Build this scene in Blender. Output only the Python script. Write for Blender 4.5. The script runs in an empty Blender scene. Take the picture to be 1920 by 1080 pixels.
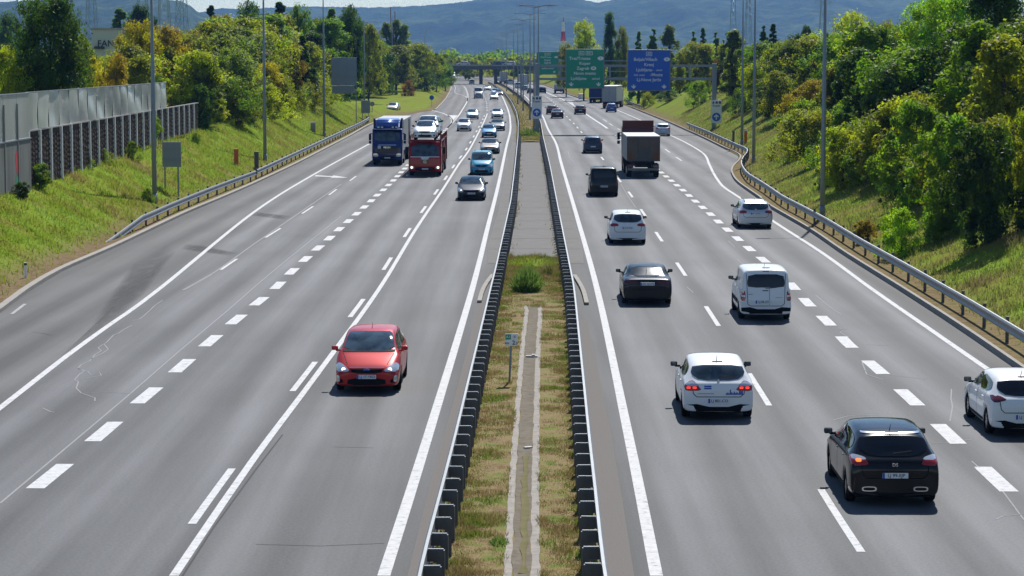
import bpy, bmesh, math, random
import numpy as np
from mathutils import Vector, Matrix
from mathutils.bvhtree import BVHTree
R = math.radians
S = bpy.context.scene
COL = S.collection
random.seed(7)
rng = np.random.default_rng(7)

# ------------------------------------------------------------------ camera, world, sun, exposure
F = 4352.0                     # focal length in pixels of a 1920 px wide picture
CAMH = 9.1
PITCH = math.atan(435.0 / F)
cd = bpy.data.cameras.new('camera'); cam = bpy.data.objects.new('camera', cd); COL.objects.link(cam)
cd.sensor_width = 36; cd.lens = F / 1920 * 36; cd.clip_start = 0.5; cd.clip_end = 30000
cam.location = (0, 0, CAMH); cam.rotation_euler = (math.pi / 2 - PITCH, 0, 0)
S.camera = cam
SUN_AZ, SUN_EL = R(12), R(48)
W = bpy.data.worlds.new('World'); S.world = W; W.use_nodes = True
nt = W.node_tree; bg = nt.nodes['Background']
sky = nt.nodes.new('ShaderNodeTexSky'); sky.sky_type = 'NISHITA'; sky.sun_disc = False
sky.sun_elevation = SUN_EL; sky.sun_rotation = SUN_AZ; sky.altitude = 300; sky.dust_density = 0.0; sky.ozone_density = 3.0; sky.air_density = 1.0
nt.links.new(sky.outputs[0], bg.inputs[0]); bg.inputs[1].default_value = 0.085
sl = bpy.data.lights.new('sun', 'SUN'); so = bpy.data.objects.new('sun', sl); COL.objects.link(so)
sl.energy = 5.0; sl.angle = R(0.53); sl.color = (1.0, 0.965, 0.91)
sd = Vector((math.sin(SUN_AZ) * math.cos(SUN_EL), math.cos(SUN_AZ) * math.cos(SUN_EL), math.sin(SUN_EL)))
so.rotation_euler = (-sd).to_track_quat('-Z', 'Y').to_euler(); so.location = (60, 300, 300)
vs = S.view_settings; vs.view_transform = 'Standard'; vs.look = 'None'; vs.exposure = 0.32; vs.gamma = 1; vs.use_curve_mapping = False
try:
    S.cycles.max_bounces = 6; S.cycles.diffuse_bounces = 3; S.cycles.glossy_bounces = 3; S.cycles.transmission_bounces = 4
    S.cycles.transparent_max_bounces = 8; S.cycles.volume_bounces = 0; S.cycles.caustics_reflective = False; S.cycles.caustics_refractive = False
    S.cycles.use_denoising = True
except Exception: pass

# ------------------------------------------------------------------ geometry of the view
CP, SP = math.cos(PITCH), math.sin(PITCH)
def ray(px, py):
    u = (px - 960) / F; v = (py - 540) / F
    return Vector((u, CP - v * SP, -SP - v * CP))
def G(px, py, z=0.0):
    d = ray(px, py); t = (z - CAMH) / d.z
    return (d.x * t, d.y * t)
def P(px, py, Y):
    d = ray(px, py); t = Y / d.y
    return Vector((d.x * t, Y, CAMH + d.z * t))
def GL(pts): return np.array([G(*p) for p in pts])
def mono(pts):
    a = GL(pts); a = a[np.argsort(a[:, 1])]; return a
def XA(poly, y): return np.interp(y, poly[:, 1], poly[:, 0])
def smoothpoly(pts, step=4.0):
    """Catmull-Rom through world points, resampled"""
    p = np.asarray(pts, float); out = []
    n = len(p)
    for i in range(n - 1):
        a, b, c, d = p[max(i - 1, 0)], p[i], p[i + 1], p[min(i + 2, n - 1)]
        k = max(1, int(np.linalg.norm(c - b) / step))
        k = min(k, 40)
        for j in range(k):
            t = j / k
            out.append(0.5 * ((2 * b) + (c - a) * t + (2 * a - 5 * b + 4 * c - d) * t * t + (3 * b - a - 3 * c + d) * t ** 3))
    out.append(p[-1]); return np.array(out)
def arclen(p):
    d = np.linalg.norm(np.diff(p, axis=0), axis=1); return np.concatenate([[0], np.cumsum(d)])
def along(p, s):
    L = arclen(p); s = np.atleast_1d(s)
    return np.stack([np.interp(s, L, p[:, k]) for k in range(p.shape[1])], 1)
def normals2(p):
    t = np.gradient(p, axis=0); t /= np.linalg.norm(t, axis=1)[:, None] + 1e-9
    return np.stack([t[:, 1], -t[:, 0]], 1)      # to the right of travel

# ------------------------------------------------------------------ materials
M = {}
def newmat(name):
    m = bpy.data.materials.new(name); m.use_nodes = True
    return m, m.node_tree, m.node_tree.nodes['Principled BSDF']
def setin(b, **k):
    for n, v in k.items():
        n = n.replace('_', ' ')
        if n in b.inputs: b.inputs[n].default_value = v
def pm(name, col, rough=.5, metal=0., var=.12, scale=3., coat=0., spec=.5, bump=0., stretch=None):
    """principled with a soft noise variation of value"""
    m, t, b = newmat(name); N = t.nodes; Lk = t.links
    tc = N.new('ShaderNodeTexCoord'); nz = N.new('ShaderNodeTexNoise'); nz.inputs['Scale'].default_value = scale; nz.inputs['Detail'].default_value = 5
    src = tc.outputs['Object']
    if stretch:
        mp = N.new('ShaderNodeMapping'); mp.inputs['Scale'].default_value = stretch; Lk.new(src, mp.inputs[0]); src = mp.outputs[0]
    Lk.new(src, nz.inputs['Vector'])
    mx = N.new('ShaderNodeMix'); mx.data_type = 'RGBA'
    c = np.array(col[:3])
    mx.inputs[6].default_value = (*np.clip(c * (1 - var), 0, 1), 1); mx.inputs[7].default_value = (*np.clip(c * (1 + var), 0, 1), 1)
    Lk.new(nz.outputs['Fac'], mx.inputs[0]); Lk.new(mx.outputs[2], b.inputs['Base Color'])
    setin(b, Roughness=rough, Metallic=metal, Coat_Weight=coat, Coat_Roughness=.04, Specular_IOR_Level=spec)
    if bump:
        bp = N.new('ShaderNodeBump'); bp.inputs['Strength'].default_value = bump; bp.inputs['Distance'].default_value = .02
        Lk.new(nz.outputs['Fac'], bp.inputs['Height']); Lk.new(bp.outputs[0], b.inputs['Normal'])
    M[name] = m; return m
def ramp(N, stops):
    r = N.new('ShaderNodeValToRGB'); e = r.color_ramp.elements
    while len(e) < len(stops): e.new(.5)
    for el, (p, c) in zip(e, stops):
        el.position = p; el.color = (*c[:3], 1)
    return r

pm('galv', (.22, .235, .25), .5, .4, .18, 2.)
pm('galv_dull', (.22, .235, .25), .6, .35, .2, 2.)
pm('post_steel', (.10, .105, .11), .6, .4, .2, 4.)
pm('lamp_steel', (.23, .27, .30), .55, .3, .12, 1.)
pm('paint_line', (.60, .60, .60), .75, 0, .16, 5., spec=.2)
pm('paint_line_worn', (.42, .42, .42), .8, 0, .22, 6., spec=.2)
pm('crack', (.29, .29, .29), .8, 0, .2, 6., spec=.06)
pm('crack_dark', (.07, .07, .07), .8, 0, .2, 6., spec=.06)
pm('kerb', (.33, .31, .28), .85, 0, .22, 1.4, spec=.06)
pm('gravel_strip', (.165, .152, .142), .9, 0, .25, 30., bump=.4, spec=.06)
pm('pad', (.185, .178, .17), .9, 0, .30, 2.6, stretch=(.6, 1.6, 1), spec=.06)
pm('gutter', (.31, .285, .255), .9, 0, .40, 5., spec=.06)
pm('silt', (.165, .142, .11), .95, 0, .5, 6., spec=.06)
pm('moss', (.15, .135, .065), .95, 0, .3, 3., spec=.06)
pm('patch', (.068, .067, .066), .85, 0, .35, 1.2, stretch=(8, .25, 1))
pm('panel_concrete', (.21, .21, .19), .85, 0, .45, 1.1, stretch=(1, 1.5, .35), spec=.06)
pm('concrete', (.30, .29, .275), .85, 0, .2, 1.2, spec=.06)
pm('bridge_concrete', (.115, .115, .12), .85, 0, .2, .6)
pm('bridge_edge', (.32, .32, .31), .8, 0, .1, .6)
pm('wood_dark', (.085, .064, .050), .85, 0, .45, 2.2, spec=.06)
pm('sign_green', (.0, .27, .165), .45, 0, .05, 1.)
pm('sign_blue', (.004, .10, .52), .45, 0, .05, 1.)
pm('sign_white', (.78, .79, .80), .5, 0, .04, 2.)
pm('sign_back', (.23, .27, .31), .55, .3, .1, 1.)
pm('sign_black', (.02, .02, .02), .5, 0, .05, 1.)
pm('orange', (.55, .10, .02), .6, 0, .12, 2.)
pm('red_paint', (.55, .03, .025), .5, 0, .12, 2.)
pm('green_paint', (.02, .25, .12), .6, 0, .1, 2.)
pm('rubber', (.009, .009, .010), .85, 0, .2, 9., spec=.1)
pm('trim', (.008, .008, .009), .7, 0, .15, 4., spec=.12)
pm('chrome', (.75, .76, .78), .18, 1., .05, 3.)
pm('alloy', (.40, .41, .43), .35, .9, .1, 6.)
pm('under', (.008, .008, .008), .95, 0, .1, 2.)
pm('plate', (.72, .74, .78), .45, 0, .05, 8.)
pm('plate_blue', (.01, .07, .42), .45, 0, .05, 8.)
pm('ink', (.02, .02, .03), .6, 0, .05, 8.)
pm('lamp_red', (.34, .008, .01), .12, 0, .2, 9., coat=.8)
pm('lamp_dark', (.10, .008, .01), .12, 0, .2, 9., coat=.8)
pm('lamp_clear', (.66, .68, .70), .12, .5, .2, 9., coat=1.)
pm('bark', (.055, .045, .035), .9, 0, .3, 4., spec=.06)
pm('decal_blue', (.02, .08, .42), .5, 0, .05, 4.)
pm('decal_grey', (.30, .33, .38), .5, 0, .05, 4.)
pm('tarp', (.62, .60, .56), .8, 0, .12, 1.)
pm('rust_wood', (.22, .085, .028), .8, 0, .4, 3.)
pm('dark_door', (.12, .085, .062), .55, 0, .4, 1.2)
pm('trailer_grey', (.40, .41, .43), .55, 0, .1, 1.)
pm('trailer_side', (.30, .31, .315), .55, 0, .15, 1.)
pm('building_wall', (.42, .44, .45), .8, 0, .06, .2)
pm('debris', (.66, .64, .60), .8, 0, .2, 4.)
def line_mat(name, a, c, e, sc):
    m, t, b = newmat(name); N = t.nodes; Lk = t.links; tc = N.new('ShaderNodeTexCoord'); nz = N.new('ShaderNodeTexNoise'); nz.inputs['Scale'].default_value = sc; nz.inputs['Detail'].default_value = 9; nz.inputs['Roughness'].default_value = .75
    Lk.new(tc.outputs['Object'], nz.inputs['Vector']); r = ramp(N, [(.33, a), (.44, c), (.62, e)]); Lk.new(nz.outputs['Fac'], r.inputs[0]); Lk.new(r.outputs[0], b.inputs['Base Color']); setin(b, Roughness=.8, Specular_IOR_Level=.2); M[name] = m
line_mat('paint_line', (.20, .20, .20), (.50, .50, .50), (.60, .60, .60), 5.); line_mat('paint_line_worn', (.10, .10, .10), (.28, .28, .28), (.42, .42, .42), 6.)
def emit(name, col, e):
    m, t, b = newmat(name); setin(b, Base_Color=(*col, 1), Roughness=.2)
    b.inputs['Emission Color'].default_value = (*col, 1); b.inputs['Emission Strength'].default_value = e; M[name] = m
emit('lit_amber', (1., .22, .03), .9)
emit('lit_head', (1., .95, .82), 1.4)
emit('lit_red', (1., .05, .02), .9)
def glass(name, col, rough=.04, coat=.3):
    m, t, b = newmat(name); N = t.nodes
    tc = N.new('ShaderNodeTexCoord'); nz = N.new('ShaderNodeTexNoise'); nz.inputs['Scale'].default_value = 2.2; nz.inputs['Detail'].default_value = 3
    t.links.new(tc.outputs['Object'], nz.inputs['Vector'])
    c = np.array(col); r = ramp(N, [(.35, c * .5), (.62, c * 1.7)])
    t.links.new(nz.outputs['Fac'], r.inputs[0]); t.links.new(r.outputs[0], b.inputs['Base Color'])
    setin(b, Roughness=rough, Specular_IOR_Level=.55, Coat_Weight=coat, Coat_Roughness=.02); M[name] = m
glass('glass', (.036, .055, .072)); glass('glass_side', (.05, .06, .055)); glass('glass_dark', (.004, .004, .006), coat=0); glass('glass_glare', (.02, .03, .035), rough=.13, coat=.0)  # 'glass' is opaque: its lighter bluish base colour paints in the reflected sky
PAINTS = {}
def paint(col, metal=0., rough=.35, coat=.5):
    k = (tuple(col), metal, rough, coat)
    if k not in PAINTS:
        PAINTS[k] = pm('car_paint', col, rough, metal, .035, 1.5, coat, .12)
    return PAINTS[k]

# asphalt: lateral wear stored per vertex ('lat' = metres from the inner edge line)
def asphalt_mat():
    m, t, b = newmat('asphalt'); N = t.nodes; Lk = t.links
    at = N.new('ShaderNodeAttribute'); at.attribute_name = 'lat'
    tc = N.new('ShaderNodeTexCoord')
    # soft tracks : two per 3.8 m lane
    mt = N.new('ShaderNodeMath'); mt.operation = 'MULTIPLY'; mt.inputs[1].default_value = 2 * math.pi / 1.9; Lk.new(at.outputs['Fac'], mt.inputs[0])
    co = N.new('ShaderNodeMath'); co.operation = 'COSINE'; Lk.new(mt.outputs[0], co.inputs[0])
    mp = N.new('ShaderNodeMapping'); mp.inputs['Scale'].default_value = (1.3, .035, 1); Lk.new(tc.outputs['Object'], mp.inputs[0])
    n1 = N.new('ShaderNodeTexNoise'); n1.inputs['Scale'].default_value = 1.0; n1.inputs['Detail'].default_value = 6; Lk.new(mp.outputs[0], n1.inputs['Vector'])
    n2 = N.new('ShaderNodeTexNoise'); n2.inputs['Scale'].default_value = 15.; n2.inputs['Detail'].default_value = 7; n2.inputs['Roughness'].default_value = .8; Lk.new(tc.outputs['Object'], n2.inputs['Vector'])
    n3 = N.new('ShaderNodeTexNoise'); n3.inputs['Scale'].default_value = .12; n3.inputs['Detail'].default_value = 4; Lk.new(tc.outputs['Object'], n3.inputs['Vector'])
    a1 = N.new('ShaderNodeMath'); a1.operation = 'MULTIPLY_ADD'; a1.inputs[1].default_value = -.15; a1.inputs[2].default_value = -.41; Lk.new(co.outputs[0], a1.inputs[0])
    a2 = N.new('ShaderNodeMath'); a2.operation = 'MULTIPLY_ADD'; a2.inputs[1].default_value = .75; Lk.new(n1.outputs['Fac'], a2.inputs[0]); Lk.new(a1.outputs[0], a2.inputs[2])
    a3 = N.new('ShaderNodeMath'); a3.operation = 'MULTIPLY_ADD'; a3.inputs[1].default_value = .9; Lk.new(n2.outputs['Fac'], a3.inputs[0]); Lk.new(a2.outputs[0], a3.inputs[2])
    a4 = N.new('ShaderNodeMath'); a4.operation = 'MULTIPLY_ADD'; a4.inputs[1].default_value = .35; Lk.new(n3.outputs['Fac'], a4.inputs[0]); Lk.new(a3.outputs[0], a4.inputs[2])
    rp = ramp(N, [(.34, (.046, .047, .049)), (.62, (.093, .095, .099)), (.90, (.150, .153, .159))]); Lk.new(a4.outputs[0], rp.inputs[0])
    # shoulders are older, browner
    at2 = N.new('ShaderNodeAttribute'); at2.attribute_name = 'old'
    mx = N.new('ShaderNodeMix'); mx.data_type = 'RGBA'; mx.blend_type = 'MULTIPLY'; mx.inputs[7].default_value = (.80, .765, .72, 1)
    Lk.new(at2.outputs['Fac'], mx.inputs[0]); Lk.new(rp.outputs[0], mx.inputs[6]); Lk.new(mx.outputs[2], b.inputs['Base Color'])
    setin(b, Roughness=.78, Specular_IOR_Level=.34)
    bp = N.new('ShaderNodeBump'); bp.inputs['Strength'].default_value = .25; bp.inputs['Distance'].default_value = .01
    n4 = N.new('ShaderNodeTexNoise'); n4.inputs['Scale'].default_value = 60.; Lk.new(tc.outputs['Object'], n4.inputs['Vector'])
    Lk.new(n4.outputs['Fac'], bp.inputs['Height']); Lk.new(bp.outputs[0], b.inputs['Normal'])
    M['asphalt'] = m
asphalt_mat()

def stain_mat():
    m, t, b = newmat('stain'); N = t.nodes; Lk = t.links; out = [n for n in N if n.type == 'OUTPUT_MATERIAL'][0]
    at = N.new('ShaderNodeAttribute'); at.attribute_name = 'edge'
    tc = N.new('ShaderNodeTexCoord'); mp = N.new('ShaderNodeMapping'); mp.inputs['Scale'].default_value = (2.2, .22, 1); Lk.new(tc.outputs['Object'], mp.inputs[0])
    nz = N.new('ShaderNodeTexNoise'); nz.inputs['Scale'].default_value = 1.6; nz.inputs['Detail'].default_value = 8; Lk.new(mp.outputs[0], nz.inputs['Vector'])
    mr = N.new('ShaderNodeMapRange'); mr.inputs[1].default_value = .12; mr.inputs[2].default_value = .5; Lk.new(nz.outputs['Fac'], mr.inputs[0])
    mu = N.new('ShaderNodeMath'); mu.operation = 'MULTIPLY'; Lk.new(at.outputs['Fac'], mu.inputs[0]); Lk.new(mr.outputs[0], mu.inputs[1])
    setin(b, Base_Color=(.040, .040, .041, 1), Roughness=.8, Specular_IOR_Level=.3)
    tr = N.new('ShaderNodeBsdfTransparent'); ms = N.new('ShaderNodeMixShader'); Lk.new(mu.outputs[0], ms.inputs[0]); Lk.new(tr.outputs[0], ms.inputs[1]); Lk.new(b.outputs[0], ms.inputs[2]); Lk.new(ms.outputs[0], out.inputs['Surface']); M['stain'] = m
stain_mat()
def foliage_mat(name, use_obj=True, col=(.05, .08, .015), tr=.55, nscale=.9):
    m, t, b = newmat(name); N = t.nodes; Lk = t.links
    out = [n for n in N if n.type == 'OUTPUT_MATERIAL'][0]
    N.remove(b)
    if use_obj:
        oi = N.new('ShaderNodeObjectInfo'); c = oi.outputs['Color']
    else:
        rg = N.new('ShaderNodeRGB'); rg.outputs[0].default_value = (*col, 1); c = rg.outputs[0]
    tc = N.new('ShaderNodeTexCoord')
    nz = N.new('ShaderNodeTexNoise'); nz.inputs['Scale'].default_value = nscale; nz.inputs['Detail'].default_value = 6; Lk.new(tc.outputs['Object'], nz.inputs['Vector'])
    hs = N.new('ShaderNodeHueSaturation')
    mr = N.new('ShaderNodeMapRange'); mr.inputs[1].default_value = .3; mr.inputs[2].default_value = .7; mr.inputs[3].default_value = .55; mr.inputs[4].default_value = 1.5
    Lk.new(nz.outputs['Fac'], mr.inputs[0]); Lk.new(mr.outputs[0], hs.inputs['Value'])
    nz2 = N.new('ShaderNodeTexNoise'); nz2.inputs['Scale'].default_value = nscale * .5; Lk.new(tc.outputs['Object'], nz2.inputs['Vector'])
    mr2 = N.new('ShaderNodeMapRange'); mr2.inputs[1].default_value = .3; mr2.inputs[2].default_value = .7; mr2.inputs[3].default_value = .475; mr2.inputs[4].default_value = .525
    Lk.new(nz2.outputs['Fac'], mr2.inputs[0]); Lk.new(mr2.outputs[0], hs.inputs['Hue'])
    Lk.new(c, hs.inputs['Color'])
    df = N.new('ShaderNodeBsdfPrincipled'); df.inputs['Roughness'].default_value = .5; df.inputs['Specular IOR Level'].default_value = .14
    Lk.new(hs.outputs[0], df.inputs['Base Color'])
    tl = N.new('ShaderNodeBsdfTranslucent')
    gm = N.new('ShaderNodeMix'); gm.data_type = 'RGBA'; gm.blend_type = 'MULTIPLY'; gm.inputs[0].default_value = 1.; gm.inputs[7].default_value = (1.75, 1.7, .45, 1)
    Lk.new(hs.outputs[0], gm.inputs[6]); Lk.new(gm.outputs[2], tl.inputs['Color'])
    ms = N.new('ShaderNodeMixShader'); ms.inputs[0].default_value = tr
    Lk.new(df.outputs[0], ms.inputs[1]); Lk.new(tl.outputs[0], ms.inputs[2]); Lk.new(ms.outputs[0], out.inputs['Surface'])
    M[name] = m
foliage_mat('leaf')
def blade_mat(name, stops, tr=.45, scale=.35):
    m, t, b = newmat(name); N = t.nodes; Lk = t.links
    out = [n for n in N if n.type == 'OUTPUT_MATERIAL'][0]
    tc = N.new('ShaderNodeTexCoord'); nz = N.new('ShaderNodeTexNoise'); nz.inputs['Scale'].default_value = scale; nz.inputs['Detail'].default_value = 8; nz.inputs['Roughness'].default_value = .65
    Lk.new(tc.outputs['Object'], nz.inputs['Vector'])
    r = ramp(N, stops); Lk.new(nz.outputs['Fac'], r.inputs[0]); Lk.new(r.outputs[0], b.inputs['Base Color'])
    setin(b, Roughness=.85, Specular_IOR_Level=.05)
    tl = N.new('ShaderNodeBsdfTranslucent'); Lk.new(r.outputs[0], tl.inputs['Color'])
    ms = N.new('ShaderNodeMixShader'); ms.inputs[0].default_value = tr
    Lk.new(b.outputs[0], ms.inputs[1]); Lk.new(tl.outputs[0], ms.inputs[2]); Lk.new(ms.outputs[0], out.inputs['Surface'])
    M[name] = m
blade_mat('grass_bank', [(.34, (.27, .22, .07)), (.44, (.25, .28, .04)), (.56, (.23, .33, .03)), (.68, (.33, .42, .09))], .5)
blade_mat('grass_dry', [(.34, (.24, .19, .085)), (.45, (.215, .20, .065)), (.54, (.175, .205, .045)), (.66, (.155, .205, .035))], .5)
blade_mat('grass_median', [(.38, (.22, .16, .065)), (.47, (.27, .205, .085)), (.53, (.20, .195, .045)), (.60, (.13, .21, .022))], scale=.9)
blade_mat('weed', [(.3, (.09, .17, .03)), (.7, (.22, .33, .06))], scale=2.)
def ground_mat():
    m, t, b = newmat('earth'); N = t.nodes; Lk = t.links
    tc = N.new('ShaderNodeTexCoord')
    nz = N.new('ShaderNodeTexNoise'); nz.inputs['Scale'].default_value = .35; nz.inputs['Detail'].default_value = 9; nz.inputs['Roughness'].default_value = .7; Lk.new(tc.outputs['Object'], nz.inputs['Vector'])
    r = ramp(N, [(.35, (.17, .14, .05)), (.46, (.18, .20, .03)), (.58, (.16, .235, .02)), (.7, (.20, .29, .04))])
    at = N.new('ShaderNodeAttribute'); at.attribute_name = 'bare'
    n2 = N.new('ShaderNodeTexNoise'); n2.inputs['Scale'].default_value = 2.5; n2.inputs['Detail'].default_value = 8; Lk.new(tc.outputs['Object'], n2.inputs['Vector'])
    r2 = ramp(N, [(.3, (.12, .080, .045)), (.55, (.20, .145, .085)), (.7, (.16, .14, .05))]); Lk.new(n2.outputs['Fac'], r2.inputs[0])
    mx = N.new('ShaderNodeMix'); mx.data_type = 'RGBA'; Lk.new(nz.outputs['Fac'], r.inputs[0])
    Lk.new(at.outputs['Fac'], mx.inputs[0]); Lk.new(r.outputs[0], mx.inputs[6]); Lk.new(r2.outputs[0], mx.inputs[7]); Lk.new(mx.outputs[2], b.inputs['Base Color'])
    setin(b, Roughness=1., Specular_IOR_Level=.02)
    bp = N.new('ShaderNodeBump'); bp.inputs['Strength'].default_value = .6; bp.inputs['Distance'].default_value = .15; Lk.new(n2.outputs['Fac'], bp.inputs['Height']); Lk.new(bp.outputs[0], b.inputs['Normal'])
    M['earth'] = m
ground_mat()
def hill_mat():
    m, t, b = newmat('hill_forest'); N = t.nodes; Lk = t.links
    tc = N.new('ShaderNodeTexCoord')
    v = N.new('ShaderNodeTexNoise'); v.inputs['Scale'].default_value = .035; v.inputs['Detail'].default_value = 8; v.inputs['Roughness'].default_value = .75; Lk.new(tc.outputs['Object'], v.inputs['Vector'])
    w = N.new('ShaderNodeTexNoise'); w.inputs['Scale'].default_value = .004; w.inputs['Detail'].default_value = 5; Lk.new(tc.outputs['Object'], w.inputs['Vector'])
    ad = N.new('ShaderNodeMath'); ad.operation = 'MULTIPLY_ADD'; ad.inputs[1].default_value = .6; Lk.new(v.outputs['Fac'], ad.inputs[0])
    sc = N.new('ShaderNodeMath'); sc.operation = 'MULTIPLY'; sc.inputs[1].default_value = .36; Lk.new(w.outputs['Fac'], sc.inputs[0]); Lk.new(sc.outputs[0], ad.inputs[2])
    r = ramp(N, [(.36, (.002, .010, .006)), (.47, (.018, .042, .017)), (.58, (.09, .125, .05))]); Lk.new(ad.outputs[0], r.inputs[0]); Lk.new(r.outputs[0], b.inputs['Base Color'])
    setin(b, Roughness=.95, Specular_IOR_Level=.05); M['hill_forest'] = m
hill_mat()
def panel_mat():
    m, t, b = newmat('acrylic'); N = t.nodes; Lk = t.links
    tc = N.new('ShaderNodeTexCoord'); mp = N.new('ShaderNodeMapping'); mp.inputs['Scale'].default_value = (.4, .55, .22); Lk.new(tc.outputs['Object'], mp.inputs[0])
    nz = N.new('ShaderNodeTexNoise'); nz.inputs['Scale'].default_value = 1.1; nz.inputs['Detail'].default_value = 1.5; Lk.new(mp.outputs[0], nz.inputs['Vector'])
    r = ramp(N, [(.3, (.36, .37, .32)), (.7, (.50, .51, .45))]); Lk.new(nz.outputs['Fac'], r.inputs[0]); Lk.new(r.outputs[0], b.inputs['Base Color'])
    bp = N.new('ShaderNodeBump'); bp.inputs['Strength'].default_value = .22; bp.inputs['Distance'].default_value = .35; Lk.new(nz.outputs['Fac'], bp.inputs['Height']); Lk.new(bp.outputs[0], b.inputs['Normal'])
    setin(b, Roughness=.28, Specular_IOR_Level=.6, Transmission_Weight=.12); M['acrylic'] = m
panel_mat()

# ------------------------------------------------------------------ mesh helpers
class B:
    def __init__(s): s.bm = bmesh.new()
    def box(s, c, d, rot=None, bev=0.):
        r = bmesh.ops.create_cube(s.bm, size=1.0)
        mt = Matrix.Translation(c) @ (rot.to_4x4() if rot is not None else Matrix.Identity(4)) @ Matrix.Diagonal((*d, 1))
        bmesh.ops.transform(s.bm, matrix=mt, verts=r['verts'])
        if bev:
            es = list({e for v in r['verts'] for e in v.link_edges})
            bmesh.ops.bevel(s.bm, geom=es, offset=bev, segments=2, profile=.6, affect='EDGES')
        return s
    def tube(s, pts, r, n=8, cap=True):
        pts = [Vector(p) for p in pts]
        rr = r if isinstance(r, (list, tuple)) else [r] * len(pts)
        rings = []
        for i, p in enumerate(pts):
            d = (pts[min(i + 1, len(pts) - 1)] - pts[max(i - 1, 0)]).normalized()
            u = d.orthogonal().normalized() if abs(d.z) < .95 else Vector((1, 0, 0)); u = (u - d * u.dot(d)).normalized(); v = d.cross(u)
            rings.append([s.bm.verts.new(p + (u * math.cos(a) + v * math.sin(a)) * rr[i]) for a in [2 * math.pi * k / n for k in range(n)]])
        for a, b in zip(rings, rings[1:]):
            for k in range(n): s.bm.faces.new((a[k], a[(k + 1) % n], b[(k + 1) % n], b[k]))
        if cap:
            s.bm.faces.new(rings[0][::-1]); s.bm.faces.new(rings[-1])
        return s
    def sweep(s, prof, path, closed=True):
        """prof: [(side, z)], path: [(x,y,z)]; side is to the right of travel"""
        path = np.asarray(path, float); nn = normals2(path[:, :2]); rings = []
        for p, n in zip(path, nn):
            rings.append([s.bm.verts.new((p[0] + n[0] * a, p[1] + n[1] * a, p[2] + z)) for a, z in prof])
        k = len(prof)
        for a, b in zip(rings, rings[1:]):
            for i in range(k if closed else k - 1):
                s.bm.faces.new((a[i], a[(i + 1) % k], b[(i + 1) % k], b[i]))
        if closed:
            s.bm.faces.new(rings[0]); s.bm.faces.new(rings[-1][::-1])
        return s
    def poly(s, pts):
        s.bm.faces.new([s.bm.verts.new(p) for p in pts]); return s
    def prism(s, pts2, y0, y1, axis='y'):
        """extrude an outline (x,z) along y"""
        def mk(y): return [s.bm.verts.new((a, y, b) if axis == 'y' else (y, a, b)) for a, b in pts2]
        a, b = mk(y0), mk(y1); n = len(a)
        s.bm.faces.new(a); s.bm.faces.new(b[::-1])
        for i in range(n): s.bm.faces.new((a[i], b[i], b[(i + 1) % n], a[(i + 1) % n]))
        return s
    def disc(s, c, r, axis='y', n=20, t=.0, sy=1.):
        pts = []
        for k in range(n):
            a = 2 * math.pi * k / n
            if axis == 'y': pts.append((c[0] + r * math.cos(a), c[1], c[2] + r * sy * math.sin(a)))
            elif axis == 'x': pts.append((c[0], c[1] + r * math.cos(a), c[2] + r * math.sin(a)))
        s.poly(pts); return s
    def mesh(s, name, mat, smooth=False):
        bmesh.ops.recalc_face_normals(s.bm, faces=s.bm.faces)
        me = bpy.data.meshes.new(name); s.bm.to_mesh(me); s.bm.free()
        if mat is not None: me.materials.append(M[mat] if isinstance(mat, str) else mat)
        if smooth:
            me.polygons.foreach_set('use_smooth', [True] * len(me.polygons))
        return me
    def obj(s, name, mat, parent=None, smooth=False):
        return link(name, s.mesh(name, mat, smooth), parent)
def link(name, me, parent=None, loc=None, rz=None):
    o = bpy.data.objects.new(name, me); COL.objects.link(o)
    if parent is not None: o.parent = parent
    if loc is not None: o.location = loc
    if rz is not None: o.rotation_euler = (0, 0, rz)
    return o
def rawmesh(name, v, f, mat, smooth=False, tri=False):
    """fast numpy mesh; f (n,3) or (n,4)"""
    v = np.asarray(v, np.float32); f = np.asarray(f, np.int32); k = f.shape[1]
    me = bpy.data.meshes.new(name); me.vertices.add(len(v)); me.vertices.foreach_set('co', v.ravel())
    me.loops.add(f.size); me.loops.foreach_set('vertex_index', f.ravel())
    me.polygons.add(len(f)); me.polygons.foreach_set('loop_start', np.arange(0, f.size, k, dtype=np.int32))
    if smooth: me.polygons.foreach_set('use_smooth', np.ones(len(f), bool))
    me.update(calc_edges=True)
    me.materials.append(M[mat] if isinstance(mat, str) else mat)
    return me
def thing(name, label, cat, loc=(0, 0, 0), rz=0., group=None):
    o = bpy.data.objects.new(name, None); COL.objects.link(o); o.empty_display_size = .3
    o.location = loc; o.rotation_euler = (0, 0, rz); tag(o, label, cat, group); return o
def tag(o, label=None, cat=None, group=None, kind=None):
    if label: o['label'] = label
    if cat: o['category'] = cat
    if group: o['group'] = group
    if kind: o['kind'] = kind
    return o
def dup(o, loc, rz, label, group=None):
    r = o.copy(); COL.objects.link(r); r.location = loc; r.rotation_euler = (0, 0, rz); r['label'] = label
    if group: r['group'] = group
    for c in list(o.children):
        d = c.copy(); COL.objects.link(d); d.parent = r
        for g in list(c.children):
            h = g.copy(); COL.objects.link(h); h.parent = d
    return r
def text_mesh(s, size, mat, align='CENTER', extr=.0):
    cu = bpy.data.curves.new('lettering', 'FONT'); cu.body = s; cu.size = size; cu.align_x = align; cu.align_y = 'CENTER'; cu.extrude = extr; cu.resolution_u = 3; cu.offset = .012 * size
    o = bpy.data.objects.new('lettering', cu); COL.objects.link(o)
    bpy.context.view_layer.update()
    me = bpy.data.meshes.new_from_object(o.evaluated_get(bpy.context.evaluated_depsgraph_get()))
    bpy.data.objects.remove(o); bpy.data.curves.remove(cu)
    me.materials.clear(); me.materials.append(M[mat]); return me
FACE = Matrix.Rotation(math.pi / 2, 4, 'X')       # text that stands upright and reads from -Y
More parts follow.
